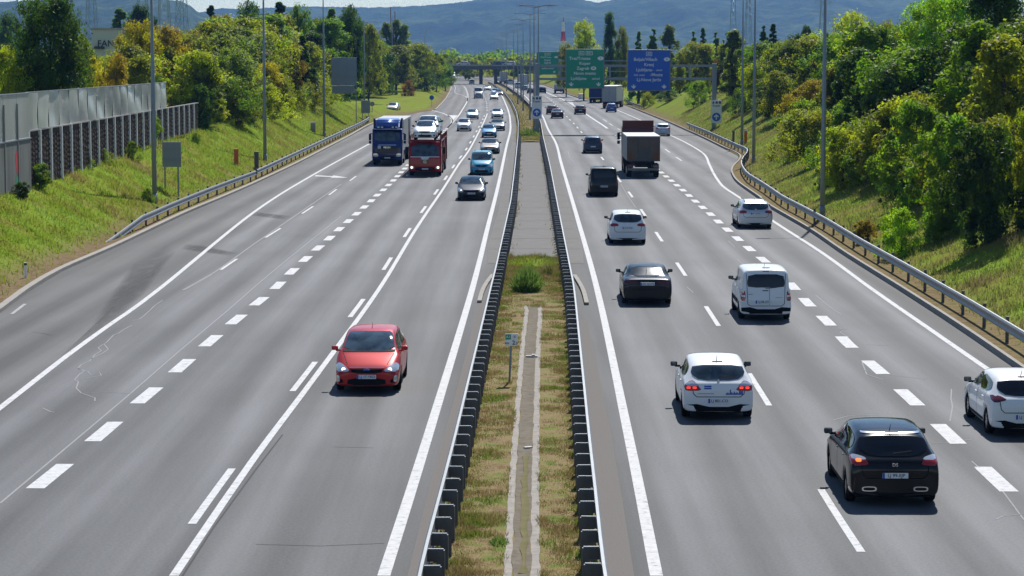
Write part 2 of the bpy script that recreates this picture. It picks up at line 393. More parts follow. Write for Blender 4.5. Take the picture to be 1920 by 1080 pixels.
def ribbon(pts, w, z, name, mat, parent, step=4., smooth=True):
    p = smoothpoly(pts, step) if smooth else np.asarray(pts, float)
    n = normals2(p); v = []
    for a, k in zip(p, n): v += [(a[0] - k[0] * w / 2, a[1] - k[1] * w / 2, z), (a[0] + k[0] * w / 2, a[1] + k[1] * w / 2, z)]
    f = [(2 * i, 2 * i + 1, 2 * i + 3, 2 * i + 2) for i in range(len(p) - 1)]
    me = rawmesh(name, v, f, mat); fixup(me); return link(name, me, parent)
def fixup(me):
    bm = bmesh.new(); bm.from_mesh(me)
    for f in bm.faces:
        f.normal_update()
        if f.normal.z < 0: f.normal_flip()
    bm.to_mesh(me); bm.free()
# ------------------------------------------------------------------ traced road lines on the ground
LIN = mono([(719.5,1080),(805,810),(886,540),(915.5,422),(934,348),(949.5,275),(956.5,247),(957,230),(954.6,213),(949,197),(940,178),(930,166.5),(914,157),(887,149.5),(850,145),(800,142)])
RIN = mono([(1231,1080),(1177,810),(1119,540),(1082,407),(1052.6,307),(1042.5,269),(1027,241),(1017.5,218),(1005,200.5),(995,191),(981,177),(962,164),(938,154),(905,147),(870,144),(820,142)])
LMID = mono([(326,1080),(474,863),(596,700),(712,540),(780,429),(830,355.5),(860,308.5),(885,272),(912,218),(913,205),(911,188),(903,173),(890,162),(868,153)])
LTHICK = mono([(-80,1010),(-6,965),(67,915),(173.5,827.5),(259,755),(329,697),(384,648.75),(433,607.5),(476,573),(515.5,541),(541,515),(567,491),(590.6,470),(613,451),(631.5,433.75),(649.4,418),(665,404),(680,391),(693,379.5),(704.6,368),(716,358.75),(725.4,349.5),(735,341),(762,313),(792,284),(838,241)])
LEDGE = mono([(-60,810),(0,765),(125,667.5),(200,613),(301,540),(480,395),(585,329),(692,270)])
LEDGE2 = [(838,241),(858,219),(868,204),(875,192),(876.5,185),(873,181),(864,177.5),(855,174.8),(852.6,171),(854,165),(852,160)]
RDASH = mono([(1640,1070),(1575,975),(1420,725),(1333,589),(1276,503),(1235,443),(1205,397.5),(1181,363),(1161,337.5),(1142,313),(1127.5,294.5),(1111,273),(1097,256.5),(1089.5,247),(1082,238.3),(1075,230.7),(1068,224),(1052,207),(1040,194),(1020,178)])
RTHICK = mono([(1990,1010),(1865,897),(1777,813),(1706,746.5),(1643,690),(1590,645),(1552,604),(1516,570),(1475,525),(1432,488),(1407,468),(1386,450),(1367,433.5),(1350,418.5),(1335,404),(1320,391),(1307,380),(1295,369.5),(1284,359.5),(1273,350.5),(1262,341.5),(1249,331),(1215,303),(1180,274),(1156,254.5),(1150,249),(1144,244.6),(1139.6,241.5),(1135,238.5),(1130,234.5),(1104,217.5),(1078.5,199.5)])
RTHICK2 = [(1078.5,199.5),(1062,189.5),(1042,181),(1022,172.5),(1000,162),(975,154)]
REDGE = mono([(2010,800),(1850,691),(1740,615),(1632,540),(1540,473),(1450,415),(1389,372),(1360,353),(1349,342),(1338,325),(1330,308.5),(1319,288),(1286,267.5),(1256,253),(1230,239.5),(1202.5,226),(1160,207.5),(1140,198)])
LK = mono([(-420,880),(-200,720),(0,587),(50,549),(118,508),(222,462),(346,402.5),(420,371),(480,344.5),(555,309),(617.5,276.5),(660,254),(697,233.5),(745,219.5),(790,210.5),(815.8,206.7),(826.7,197.5),(838,184),(846,168),(846,161),(838,153.5),(815,146.5),(770,142)])
RK = mono([(2080,815),(1897,687),(1790,613),(1678,540),(1581,478.5),(1516,433.5),(1440,388.5),(1422,373),(1383,345),(1371,328),(1372,316),(1386,294),(1352,276.5),(1316,258.5),(1286,245),(1256,231.5),(1220,217),(1188,204),(1166.7,196.5),(1120,190),(1085,184),(1057,174.5),(1035,165.5),(1010,157),(980,150.5),(930,145),(860,142)])
Y0, Y1 = 20.0, 1085.0
ZL = .006                      # height of painted lines above the asphalt

def nz(x, y, s=1., seed=0.):
    x = x * s + seed; y = y * s - seed * .7
    return (np.sin(x * 1.3 + 1.7 * np.sin(y * .9)) + np.sin(y * 1.7 + 1.3 * np.sin(x * 1.1 + .5)) + .5 * np.sin(x * 3.1 + y * 2.3)) / 2.5
def vnoise(x, y, s, seed=0):
    g = np.random.default_rng(seed).uniform(0, 1, (257, 257)); x = np.asarray(x) * s; y = np.asarray(y) * s
    i, j = np.floor(x).astype(int), np.floor(y).astype(int); u, v = x - i, y - j; u = u * u * (3 - 2 * u); v = v * v * (3 - 2 * v); i %= 256; j %= 256
    return (g[i, j] * (1 - u) + g[i + 1, j] * u) * (1 - v) + (g[i, j + 1] * (1 - u) + g[i + 1, j + 1] * u) * v
def lerp(a, b, t): return a + (b - a) * t
def sstep(a, b, x):
    t = np.clip((x - a) / (b - a), 0, 1); return t * t * (3 - 2 * t)
def terrain(x, y):
    x = np.asarray(x, float); y = np.asarray(y, float)
    dl = XA(LK, np.minimum(y, Y1)) - x; dr = x - XA(RK, np.minimum(y, Y1))
    # left bank
    hl = np.interp(y, [0, 60, 110, 200, 300, 345, 372, 440, 470, 560, 700, 745, 800, 1100], [1.4, 1.9, 3.0, 3.0, 3.6, 2.0, .05, .05, .9, 2.5, 4.5, 5.9, 3.0, .3])
    sl_ = np.interp(y, [0, 110, 200, 300, 560, 700], [.45, .56, .55, .62, .35, .6])
    zl = .11 + np.clip((dl - 1.1) * sl_, 0, hl) + np.clip(dl - 9, 0, 60) * .012
    hr = np.interp(y, [0, 60, 90, 130, 190, 215, 260, 330, 400, 425, 520, 560, 700, 745, 800, 1100], [2.2, 2.6, 3.4, 4.2, 4.2, 3.6, 3.6, 4.0, 2.6, .05, .05, 1.0, 3.5, 5.9, 3.0, .3])
    sr = np.interp(y, [0, 90, 130, 200, 300, 560], [.40, .40, .42, .5, .55, .4])
    zr = .11 + np.clip((dr - np.interp(y, [0, 130, 220, 300], [1.3, 1.6, 2.2, 1.2])) * sr, 0, hr) + np.clip(dr - 12, 0, 60) * .012
    z = np.where(dl > .19, zl, np.where(dr > .09, zr, -.06))
    d = np.maximum(dl, dr)
    z = z + np.where(d > 1.2, nz(x, y, .35) * .14 * np.clip(d - 1.2, 0, 3) / 3, 0) + np.where(d > 20, nz(x, y, .02, 3.) * .8, 0)
    flat = (y > 350) & (y < 460) & (dl > 0)
    return z
def T(x, y): return float(terrain(x, y))

# ------------------------------------------------------------------ ground sheet
dd = np.array([0, .08, .11, .18, .22, .5, 1.1, 1.7, 2.4, 3.2, 4.2, 5.4, 7, 9, 12, 16, 22, 32, 50, 90, 180, 400, 1000, 4000])
ys = np.concatenate([np.arange(15, 300, 2.5), np.arange(300, 900, 6), np.arange(900, 1500, 50), [1700, 2200, 3000, 4500, 7000, 9000]])
rows = []
for y in ys:
    xl, xr = XA(LK, min(y, Y1)), XA(RK, min(y, Y1))
    rows.append(np.concatenate([xl - dd[::-1], xr + dd]))
X = np.array(rows); Yg = np.repeat(ys[:, None], X.shape[1], 1); Z = terrain(X, Yg)
Z = np.where((Yg > Y1), np.minimum(Z, .3), Z)
nr, nc = X.shape
idx = np.arange(nr * nc).reshape(nr, nc)
fc = np.stack([idx[:-1, :-1], idx[:-1, 1:], idx[1:, 1:], idx[1:, :-1]], -1).reshape(-1, 4)
me = rawmesh('ground', np.stack([X, Yg, Z], -1).reshape(-1, 3), fc, 'earth', True)
D = np.repeat(np.concatenate([dd[::-1], dd])[None], nr, 0)
bare = np.clip(1.5 - np.abs(D - .7) / 1.0, 0, 1) * np.where(X < 0, np.where(Yg < 130, 1, .85), .9)
at = me.attributes.new('bare', 'FLOAT', 'POINT'); at.data.foreach_set('value', bare.ravel().astype(np.float32))
ground = tag(link('ground', me), kind='structure')

# ------------------------------------------------------------------ road sheet
ys = np.concatenate([np.arange(Y0, 200, 2.), np.arange(200, 500, 4), np.arange(500, Y1, 8)])
cols = []
for y in ys:
    a, b, c, d = XA(LK, y), XA(LIN, y), XA(RIN, y), XA(RK, y)
    cols.append(np.concatenate([np.linspace(a, b, 40), np.linspace(b, c, 8)[1:-1], np.linspace(c, d, 40)]))
X = np.array(cols); Yg = np.repeat(ys[:, None], X.shape[1], 1)
lat = np.zeros_like(X); old = np.zeros_like(X)
for i, y in enumerate(ys):
    b, c = XA(LIN, y), XA(RIN, y)
    lat[i] = np.where(X[i] < b, b - X[i], np.where(X[i] > c, X[i] - c, 0.))
    le = XA(LEDGE, y) if y < 270 else XA(LTHICK, min(y, 320)); re_ = XA(REDGE, min(y, 460))
    old[i] = ((X[i] < le) | (X[i] > re_ + .1) | ((X[i] > b + .1) & (X[i] < c - .1))).astype(float)
    if y < 85: old[i] = np.maximum(old[i], np.where((X[i] > XA(LMID, y)) & (X[i] < b), .35, 0))
nr, nc = X.shape; idx = np.arange(nr * nc).reshape(nr, nc)
fc = np.stack([idx[:-1, :-1], idx[:-1, 1:], idx[1:, 1:], idx[1:, :-1]], -1).reshape(-1, 4)
me = rawmesh('road', np.stack([X, Yg, np.zeros_like(X)], -1).reshape(-1, 3), fc, 'asphalt')
for n_, a_ in (('lat', lat), ('old', old)):
    q = me.attributes.new(n_, 'FLOAT', 'POINT'); q.data.foreach_set('value', a_.ravel().astype(np.float32))
road = tag(link('road', me), kind='structure')
# slip roads
def sheet(name, px, mat, z, parent=None, kind=None):
    b = B(); b.poly([(*G(*p), z) for p in px]); o = b.obj(name, mat, parent)
    fixup(o.data)
    if kind: tag(o, kind=kind)
    return o
sheet('slip_road', [(300,211),(640,211.5),(682,216),(697,233.5),(745,219.5),(790,210.5),(815.8,206.7),(780,202.3),(740,200),(700,198),(600,194),(300,190)], 'asphalt', -.004, kind='structure')
sheet('slip_road', [(1166.7,196.5),(1120,190),(1085,184),(1110,181.5),(1157,178.8),(1185,178),(1260,177),(1260,181.5),(1182,181),(1172,185),(1168,190)], 'asphalt', -.004, kind='structure')

# markings
pl, plw = 'paint_line', 'paint_line_worn'
def line(poly, w, ya, yb, name='edge_line', mat=pl):
    p = smoothpoly(poly, 3.); p = p[(p[:, 1] >= ya) & (p[:, 1] <= yb)]
    return ribbon(p, w, ZL, name, mat, road, smooth=False)
line(LIN, .23, 22, 1000); line(RIN, .23, 22, 1000); line(LMID, .17, 22, 372, 'lane_line'); line(LEDGE, .2, 40, 250); line(REDGE, .2, 40, 420)
def dashes(poly, w, ya, yb, s0, period, dash, name, off=0., mat=pl):
    p = smoothpoly(poly, 2.); L = arclen(p); b = B()
    n = normals2(p); q = p + n * off
    yo = np.interp(s0, q[:, 1], L)          # arc position where one dash starts
    k0 = int((L[0] - yo) / period) - 1; k1 = int((L[-1] - yo) / period) + 1
    for k in range(k0, k1 + 1):
        a = yo + k * period; c = a + dash
        if a < L[0] or c > L[-1]: continue
        ss = np.linspace(a, c, 4); pt = along(q, ss) if off == 0 else np.stack([np.interp(ss, L, q[:, 0]), np.interp(ss, L, q[:, 1])], 1)
        if pt[0, 1] < ya or pt[-1, 1] > yb: continue
        nn = normals2(pt)
        for i in range(3):
            j = i + 1
            b.bm.faces.new([b.bm.verts.new((pt[m][0] + sgn * nn[m][0] * w / 2, pt[m][1] + sgn * nn[m][1] * w / 2, ZL)) for m, sgn in ((i, -1), (i, 1), (j, 1), (j, -1))])
    o = b.obj(name, mat, road); fixup(o.data); return o
gy = lambda x, y: G(x, y)[1]
dashes(LTHICK, .40, 30, 305, gy(68, 916), 6.03, 2.95, 'lane_dashes')
dashes(LMID, .17, 30, 372, gy(372, 982.5), 18.05, 6.1, 'lane_dashes', off=-.33)
dashes(LMID, .16, 385, 700, 390, 18, 6, 'lane_dashes')
dashes(RDASH, .16, 30, 620, gy(1616, 1035), 18.0, 6.2, 'lane_dashes')
dashes(RTHICK, .40, 30, 270, gy(1888, 922), 6.03, 2.95, 'lane_dashes')
p = mono([(1104,217.5),(1078.5,199.5),(1130,234.5),(1139,241)]); line(p, .3, 0, 900, 'lane_line')
line(mono(RTHICK2), .3, 0, 900); ribbon(GL(LEDGE2[:6]), .22, ZL, 'edge_line', pl, road); ribbon(GL(LEDGE2[5:]), .22, ZL, 'edge_line', plw, road)
ribbon(GL([(876,190),(877,178),(874,168),(870,162)]), .4, ZL, 'edge_line', plw, road)
ribbon(GL([(780,201.8),(805,206),(832,213),(846,222),(846,232),(839,240)]), .25, ZL, 'edge_line', pl, road)
sheet('gore_marking', [(839,240),(848,230),(846,221),(836,216.3),(858,216.3),(857.5,219)], pl, ZL, road)
sheet('gore_marking', [(1078,199),(1070,192),(1055,188.2),(1064,188.6),(1078,188),(1072,191)], pl, ZL, road)
ribbon(GL([(830,205.5),(850,205),(866,204.6)]), .3, ZL, 'stop_line', plw, road, smooth=False)
ribbon(GL([(1071,192),(1090,187),(1115,184),(1150,181.5)]), .22, ZL, 'edge_line', pl, road)
# thin dashes between the two left lanes, one worn dash on the hard shoulder
for a, c in (((414,506),(444,485.5)),((498,445.5),(526,428)),((566.5,400.5),(587,387)),((617,365.5),(631,355)),((656,339),(667.5,330.5)),((22,589),(47,570))):
    ribbon(GL([a, c]), .13, ZL, 'lane_dashes', plw if a[0] < 30 else pl, road, smooth=False)
for a, c in (((1152,190.5),(1158,193)),((1131,224),(1138,228)),((1142,231.5),(1149,235.5)),((1158,241),(1163,244)),((1247,279.5),(1256,286)),((1267.5,294.5),(1278,301.5))):
    ribbon(GL([a, c]), .14, ZL, 'lane_dashes', pl, road, smooth=False)
sheet('arrow_marking', [(590,330.6),(592,328.6),(625,330.6),(624,328.9),(652,333.2),(621,333.3),(621.5,331.8)], pl, ZL, road)
# patched asphalt and sealed cracks
def stain(px, fade=.72):
    q = np.array([G(*p) for p in px]); c = q.mean(0); n = len(q); v = []; e = []
    for k, (f, a) in enumerate(((1.18, 0.), (.74, .4), (fade * .8, .5), (.25, .5))):
        for u in q: v.append((*(c + (u - c) * f), .003 + .0002 * k)); e.append(a)
    v.append((*c, .0038)); e.append(.6); f_ = []
    for r in range(3):
        for k in range(n): f_.append((r * n + k, r * n + (k + 1) % n, (r + 1) * n + (k + 1) % n, (r + 1) * n + k))
    for k in range(n): f_.append((3 * n + k, 3 * n + (k + 1) % n, 4 * n, 4 * n))
    bm = bmesh.new(); vs_ = [bm.verts.new(x) for x in v]
    for a in f_: bm.faces.new([vs_[t] for t in dict.fromkeys(a)])
    me = bpy.data.meshes.new('asphalt_stain'); bm.to_mesh(me); bm.free(); me.materials.append(M['stain']); fixup(me)
    q_ = me.attributes.new('edge', 'FLOAT', 'POINT'); q_.data.foreach_set('value', np.array(e, np.float32)); return link('asphalt_stain', me, road)
stain([(128,655),(175,612),(215,548),(250,500),(305,470),(322,478),(290,520),(268,550),(235,582),(205,605)])
stain([(345,467),(352,459),(380,461),(440,474),(425,478),(372,472)]); stain([(472,404),(482,398),(545,405.5),(532,411)])
seam = [(0,944),(100,860),(240,742),(340,655),(420,588),(520,502),(640,405)]
ribbon(GL(seam), .05, .0045, 'road_seam', 'crack', road)
ribbon(GL([(343,544),(400,512),(480,455),(560,400),(640,345)]), .07, .0045, 'road_seam', 'crack', road)
ribbon(GL([(342,1080),(400,990),(480,880),(530,815)]), .035, .0045, 'road_seam', 'crack_dark', road)
CR = [[(247,610),(232,618),(222,625),(213,628),(200,642),(195,645),(184,652),(190,658),(178,665),(168,677),(152,684),(146,691),(158,696),(150,701),(140,712),(147,716),(143,728),(152,737),(178,746),(178,752)],
      [(146,691),(165,697),(172,704),(186,697),(190,704),(175,707),(150,711)],[(305,563),(290,573),(282,581),(270,592),(262,598),(248,601)],[(195,645),(203,655),(193,662),(170,673)],
      [(150,738),(200,735),(248,738)],[(80,765),(95,772),(102,773)],[(348,543),(375,528),(398,515)],
      [(1618,678),(1617,681),(1625,702),(1656,712)],[(1617,694),(1690,706),(1737,711)],[(1784,730),(1783,748),(1786,762),(1781,790)],[(1530,554),(1545,567),(1562,580),(1577,590)],[(1572,620),(1584,618),(1575,623),(1592,633)],
      [(1620,646),(1668,648)],[(1562,788),(1590,780),(1645,777)],[(1740,832),(1775,830),(1822,824)],[(1822,865),(1868,905),(1920,975)],[(1868,974),(1880,968),(1920,964)],[(1288,538),(1300,549)],[(1366,452),(1378,464)],[(1382,486),(1396,498)],
      [(1065,283),(1068,297),(1076,303)],[(1164,345),(1180,372),(1192,389)],[(1200,386),(1250,388),(1310,388)]]
for c in CR: ribbon(GL(c), .035, .0045, 'sealed_crack', 'crack', road, smooth=False)
for c in [[(480,1021),(530,1022),(600,1024),(720,1019)],[(625,838),(700,840)],[(62,623),(80,625),(97,629)],[(868,1022),(890,1021)]]: ribbon(GL(c), .02, .0045, 'road_crack', 'crack_dark', road, smooth=False)
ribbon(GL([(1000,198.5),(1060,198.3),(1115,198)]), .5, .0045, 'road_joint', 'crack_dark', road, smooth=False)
# kerbs
KP = [(-.02, -.05), (-.02, .12), (-.30, .12), (-.30, -.05)]
def kerb(poly, ya, yb, side):
    p = smoothpoly(poly, 3.); p = p[(p[:, 1] >= ya) & (p[:, 1] <= yb)]
    prof = KP if side < 0 else [(.02, -.05), (.02, .19), (.15, .19), (.15, -.05)]
    b = B(); b.sweep(prof, np.c_[p, np.zeros(len(p))]); return tag(b.obj('kerb', 'kerb'), kind='structure')
kerb(LK, 30, 318, -1); kerb(LK, 393, 700, -1); kerb(RK, 30, 425, 1); kerb(RK, 500, 700, 1)
b = B(); b.sweep(KP, np.c_[smoothpoly(GL([(815.8,206.7),(780,202.2),(740,199.9),(700,198),(600,194)])), np.zeros(len(smoothpoly(GL([(815.8,206.7),(780,202.2),(740,199.9),(700,198),(600,194)]))))]); tag(b.obj('kerb', 'kerb'), kind='structure')

# ------------------------------------------------------------------ median
GV0 = mono([(764,1080),(815,875),(846,770),(880,640),(896,575)]); GV1 = mono([(1189,1079),(1170,957),(1145,810),(1118,680),(1097,585)])
def monoz(pts, z, rest):
    a = np.array([G(*p, z) for p in pts] + [G(*p) for p in rest]); return a[np.argsort(a[:, 1])]
BL = monoz([(787,1080),(856,810),(920.5,540),(930.5,500),(958.5,374),(966,310),(971.5,255.5)], .74, [(972,238),(969,220),(960,199),(950,184),(941,174.5),(924,161),(899,151.5),(857,146),(800,143.5)])
BR = monoz([(1133,1080),(1103,810),(1076,540),(1066,489),(1044,378),(1031,310),(1018,255)], .74, [(1014,241),(1009,225),(994,205),(981,191),(969,180.5),(952,168),(932,157.5),(898,150),(860,145.2)])
MW = .30
def msheet(name, fa, fb, ya, yb, z, mat, nx=6, zc=0., parent=None):
    yy = np.arange(ya, yb + .1, .5 if parent is None and yb - ya < 70 else 2.); X = np.array([np.linspace(fa(y), fb(y), nx) for y in yy]); Yg = np.repeat(yy[:, None], nx, 1)
    u = np.linspace(-1, 1, nx); Zg = np.repeat((z + zc * (1 - u ** 2))[None], len(yy), 0)
    idx = np.arange(X.size).reshape(X.shape); f = np.stack([idx[:-1, :-1], idx[:-1, 1:], idx[1:, 1:], idx[1:, :-1]], -1).reshape(-1, 4)
    o = link(name, rawmesh(name, np.stack([X, Yg, Zg], -1).reshape(-1, 3), f, mat, True), parent); return tag(o, kind='structure') if parent is None else o
xl = lambda y: XA(BL, y); xr = lambda y: XA(BR, y)
YP0, YP1 = 104.0, 246.0
msheet('gravel_strip', lambda y: XA(GV0, y), lambda y: xl(y) + .1, 22, 86, .004, 'gravel_strip')
msheet('gravel_strip', lambda y: xr(y) - .1, lambda y: XA(GV1, y), 22, 80, .004, 'gravel_strip')
pl_out = lambda y: xl(y) - np.interp(y, [99, 101, 112, 150, 246], [.2, .55, .8, .75, .65]); pr_out = lambda y: xr(y) + np.interp(y, [99, 102, 112, 150, 246], [.3, .8, .95, .85, .75])
msheet('median_pad', pl_out, pr_out, YP0 - 2, YP1, .008, 'pad', 10)
blade_mat('dry_earth', [(.36, (.16, .11, .055)), (.48, (.23, .17, .085)), (.55, (.18, .16, .055)), (.64, (.12, .16, .03))], 0., 1.7)
msheet('median_verge', lambda y: xl(y) - .05, lambda y: xr(y) + .05, 22, YP0, .012, 'dry_earth', 12, .05)
msheet('median_verge', lambda y: xl(y) - .35, lambda y: xr(y) + .3, YP1, 900, .012, 'dry_earth', 12, .12)
gc = lambda y: XA(mono([(981,1080),(985,900),(992,735),(997,640),(1002,590)]), y)
msheet('drain_gutter', lambda y: gc(y) - .34 + .025 * float(nz(y, 1., 3.)), lambda y: gc(y) + .29 + .025 * float(nz(y, 5., 3.)), 22, 84, .075, 'gutter', 6, -.02)
msheet('gutter_silt', lambda y: gc(y) - .19 + .04 * float(nz(y, 2., 1.6)), lambda y: gc(y) + .14 + .04 * float(nz(y, 9., 1.9)), 22, 84, .079, 'silt', 6, -.012)
msheet('gutter_silt', lambda y: gc(y) - .11 + .1 * float(vnoise(y, 1., 1.9, 3)), lambda y: gc(y) + .12 - .1 * float(vnoise(y, 9., 2.3, 4)), 40, 52, .084, 'moss', 6, -.012)
for k_ in range(1, 23):
    y_ = YP0 + 6. * k_ + .4 * math.sin(k_ * 5); ribbon([(pl_out(y_) + .05, y_), (.5 * (pl_out(y_) + pr_out(y_)), y_ + .05), (pr_out(y_) - .05, y_ - .03)], .07, .013, 'pad_joint', 'crack_dark' if k_ % 5 == 0 else 'silt', bpy.data.objects['median_pad'], smooth=False)
# pale kerb stones where the pad begins
for ps in ([(1077,519),(1086,533),(1094,549),(1100,572)],[(899,568),(904,550),(912,534),(924,518)],[(951,499),(966,488)],[(1036,489),(1053,500)]):
    p = smoothpoly(GL(ps), 1.); bb = B(); bb.sweep([(-.08, 0), (-.08, .09), (.08, .09), (.08, 0)], np.c_[p, np.full(len(p), .01)]); tag(bb.obj('kerb', 'kerb'), kind='structure')

# ------------------------------------------------------------------ guardrails
WB = [(-.045, .44), (-.005, .47), (-.045, .52), (-.045, .55), (-.005, .595), (-.045, .64), (-.045, .67), (-.005, .72), (-.03, .755), (.02, .755), (.03, .72), (-.01, .67), (-.01, .64), (.03, .595), (-.01, .55), (-.01, .52), (.03, .47), (.0, .44)]
BEAM = [(-.05, .42), (-.075, .47), (-.03, .53), (-.03, .58), (-.075, .64), (-.075, .69), (-.04, .745), (.015, .745), (.015, .42)]
def guardrail(label, path, side, spacing, zf=None, double=True, group='guardrails along the carriageways', first=0., prof=BEAM):
    """side=+1: traffic is on the left of the path direction (+Y) i.e. profile faces -x ; -1 faces +x"""
    p = smoothpoly(path, 2.); L = arclen(p)
    zz = np.array([zf(*q) for q in p]) if zf else np.zeros(len(p))
    base = p[0]; root = thing('guardrail', label, 'guardrail', (base[0], base[1], zz[0]), 0, group)
    loc = np.c_[p - base, zz - zz[0]]
    pr = prof if side > 0 else [(-a, z) for a, z in prof]
    b = B(); b.sweep(pr, loc); b.obj('rail', 'galv', root)
    bp = B()
    if double:
        bp.box((side * .25, 0, .35), (.13, .09, .74)); bp.box((side * .10, 0, .62), (.20, .06, .20)); bs = B(); bs.box((side * .16, .0, .735), (.27, .05, .022))
        cap = bs.mesh('post_cap', 'galv')
    else: bp.box((side * .09, 0, .40), (.10, .08, .88)); bp.box((side * .04, 0, .60), (.10, .12, .20)); cap = None
    pmh = bp.mesh('post', 'post_steel')
    n2 = normals2(p)
    for k, s in enumerate(np.arange(first, L[-1], spacing)):
        if k >= 100: break
        a = along(loc, s)[0]; n = np.array([np.interp(s, L, n2[:, 0]), np.interp(s, L, n2[:, 1])])
        o = link('post', pmh, root, a + np.array([0, 0, .012 * math.sin(k * 2.7 + base[0])]), math.atan2(n[1], n[0]) + .05 * math.sin(k * 4.1 + base[0]))
        if cap: link('post_cap', cap, o)
    return root
seg = lambda poly, a, c: np.array([(XA(poly, y), y) for y in np.linspace(a, c, max(3, int((c - a) / 6)))])
guardrail('ladder-like steel median barrier beside the left carriageway and the near grass strip', seg(BL, 24, 99), 1, 1.33, first=.3)
guardrail('ladder-like steel median barrier beside the right carriageway and the near grass strip', seg(BR, 24, 99), -1, 1.33, first=.5)
guardrail('steel barrier along the left edge of the concrete crossing pad', seg(BL, 99, 247), 1, 1.5)
guardrail('steel barrier along the right edge of the concrete crossing pad', seg(BR, 99, 247), -1, 1.5)
guardrail('far curving median barrier beside the oncoming traffic beyond the pad', seg(BL, 247, 760), 1, 5.3, double=False)
guardrail('far curving median barrier on the lamp post side beyond the pad', seg(BR, 247, 760), -1, 5.3, double=False)
lg1 = [G(217,459), G(287,432), G(346,403.5), G(420,370.5), G(493,340.5)]
lg1 = [(x - .55, y) for x, y in lg1]
L1 = guardrail('roadside guardrail with a sloping near end on the left verge', lg1, -1, 4., zf=lambda x, y: .05 - .7 * max(0., 1 - (y - lg1[0][1]) / 9.), double=False, first=3.)
lg2 = [(x - .6, y) for x, y in [G(497,339), G(555,309), G(617.5,276.5), G(660,254), G(697,233.5)]]
lg2.append((lg2[-1][0] - 1.2, lg2[-1][1] + 14)); lg2.append((lg2[-1][0] - 4, lg2[-1][1] + 18))
guardrail('roadside guardrail below the wooded left bank, running up to the slip road', lg2, -1, 4., zf=lambda x, y: .08, double=False, first=.3)
rg = [(x + .75, y) for x, y in seg(RK, 52, 165)] + [(XA(RK, 172) + .75, 172), (XA(RK, 181) + .8, 181), (XA(RK, 190) + .85, 190), (XA(RK, 204) + .9, 204), (XA(RK, 212) + .7, 212)] + [(x + .65, y) for x, y in seg(RK, 220, 292)]
guardrail('long roadside guardrail below the wooded right bank, bulging at the lay-by', rg, 1, 4., zf=lambda x, y: .06, double=False, first=1.)
rg2 = [(XA(RK, 395) + .8, 395), (XA(RK, 415) + .8, 415), (XA(RK, 427) + 1., 430), (XA(RK, 427) + 1.5, 455), (XA(RK, 427) + 3., 490)]
guardrail('short guardrail at the mouth of the right exit road', rg2, 1, 4., zf=lambda x, y: .06, double=False, first=1.)
# ------------------------------------------------------------------ vegetation
def ground_px(px, py, z0=.5):
    z = z0
    for _ in range(12):
        x, y = G(px, py, z); z = .5 * z + .5 * T(x, y)
    return x, y
def leafcloud(cent, rad, per, leaf, r, flat=.0):
    """leaf-sized quads round clump centres"""
    n = len(cent) * per
    c = np.repeat(cent, per, 0); q = np.repeat(rad, per)
    d = r.normal(size=(n, 3)); d /= np.linalg.norm(d, axis=1)[:, None]
    p = c + d * (q * r.uniform(.35, 1.12, n) ** .8)[:, None] * np.array([1, 1, .8])
    nrm = d * .7 + r.normal(size=(n, 3)) * .6 + np.array([0, 0, .45]); nrm /= np.linalg.norm(nrm, axis=1)[:, None]
    a = np.cross(nrm, r.normal(size=(n, 3))); a /= np.linalg.norm(a, axis=1)[:, None] + 1e-9
    b = np.cross(nrm, a); s = (leaf * r.uniform(.35, 1.55, n))[:, None]
    v = np.stack([p - a * s, p - b * s * .55, p + a * s, p + b * s * .55], 1).reshape(-1, 3)
    return v, np.arange(n * 4).reshape(-1, 4)
def tree_parts(kind, seed, H=9., clumps=90, per=95, leaf=.17):
    r = np.random.default_rng(seed); c = []; rad = []
    while len(c) < clumps:
        t = r.uniform(0, 1); th = r.uniform(0, 2 * np.pi); u = math.sqrt(r.uniform(.12, 1))
        lob = (1 + .34 * math.sin(th * 2 + seed + t * 3) + .26 * math.sin(th * 3 + seed * 2.3 + t * 6)) * (1.22 if r.uniform() < .14 else 1.)
        if kind == 'round': z = lerp(.22, .97, t); R_ = .36 * H * math.sqrt(max(.02, 1 - ((t - .42) / .60) ** 2)) * lob; k = .105
        elif kind == 'tall': z = lerp(.14, .98, t); R_ = .20 * H * (1.1 - .75 * t ** 1.6) * lob; k = .075
        elif kind == 'poplar': z = lerp(.08, 1., t); R_ = .12 * H * (math.sin(math.pi * min(1, .12 + .86 * t)) + .1) * lob; k = .055
        elif kind == 'conifer': z = lerp(.08, 1., t); R_ = .20 * H * (1.02 - t) * lob + .02; k = .05 * (1.25 - t)
        elif kind == 'bushy': z = lerp(.03, .96, t); R_ = .36 * H * (math.sin(math.pi * (.16 + .74 * t)) ** .7) * lob; k = .10
        elif kind == 'shrub': z = lerp(.05, .92, t); R_ = .62 * H * math.sqrt(max(.03, 1 - t ** 2.2)) * lob; k = .17
        c.append((R_ * u * math.cos(th), R_ * u * math.sin(th), z * H)); rad.append(k * H * r.uniform(.40, 1.45) * .92)
    v, f = leafcloud(np.array(c), np.array(rad), per, leaf, r)
    crown = rawmesh('crown', v, f, 'leaf')
    b = B(); th = H * (.62 if kind in ('round', 'shrub', 'bushy') else .93); tr = H * (.020 if kind != 'shrub' else .014)
    b.tube([(0, 0, -.4), (H * .006, 0, th * .3), (-.01 * H, .008 * H, th * .65), (.004 * H, 0, th)], [tr * 1.25, tr, tr * .7, tr * .2], 7)
    order = r.permutation(len(c))[:10]
    for i in order:
        e = Vector(c[i]); z0 = max(.12 * H, min(th * .9, e.z - .16 * H)); m_ = Vector((e.x * .5, e.y * .5, lerp(z0, e.z, .45)))
        b.tube([(0, 0, z0), m_, e], [tr * .45, tr * .3, tr * .1], 5, False)
    return crown, b.mesh('trunk', 'bark'), H
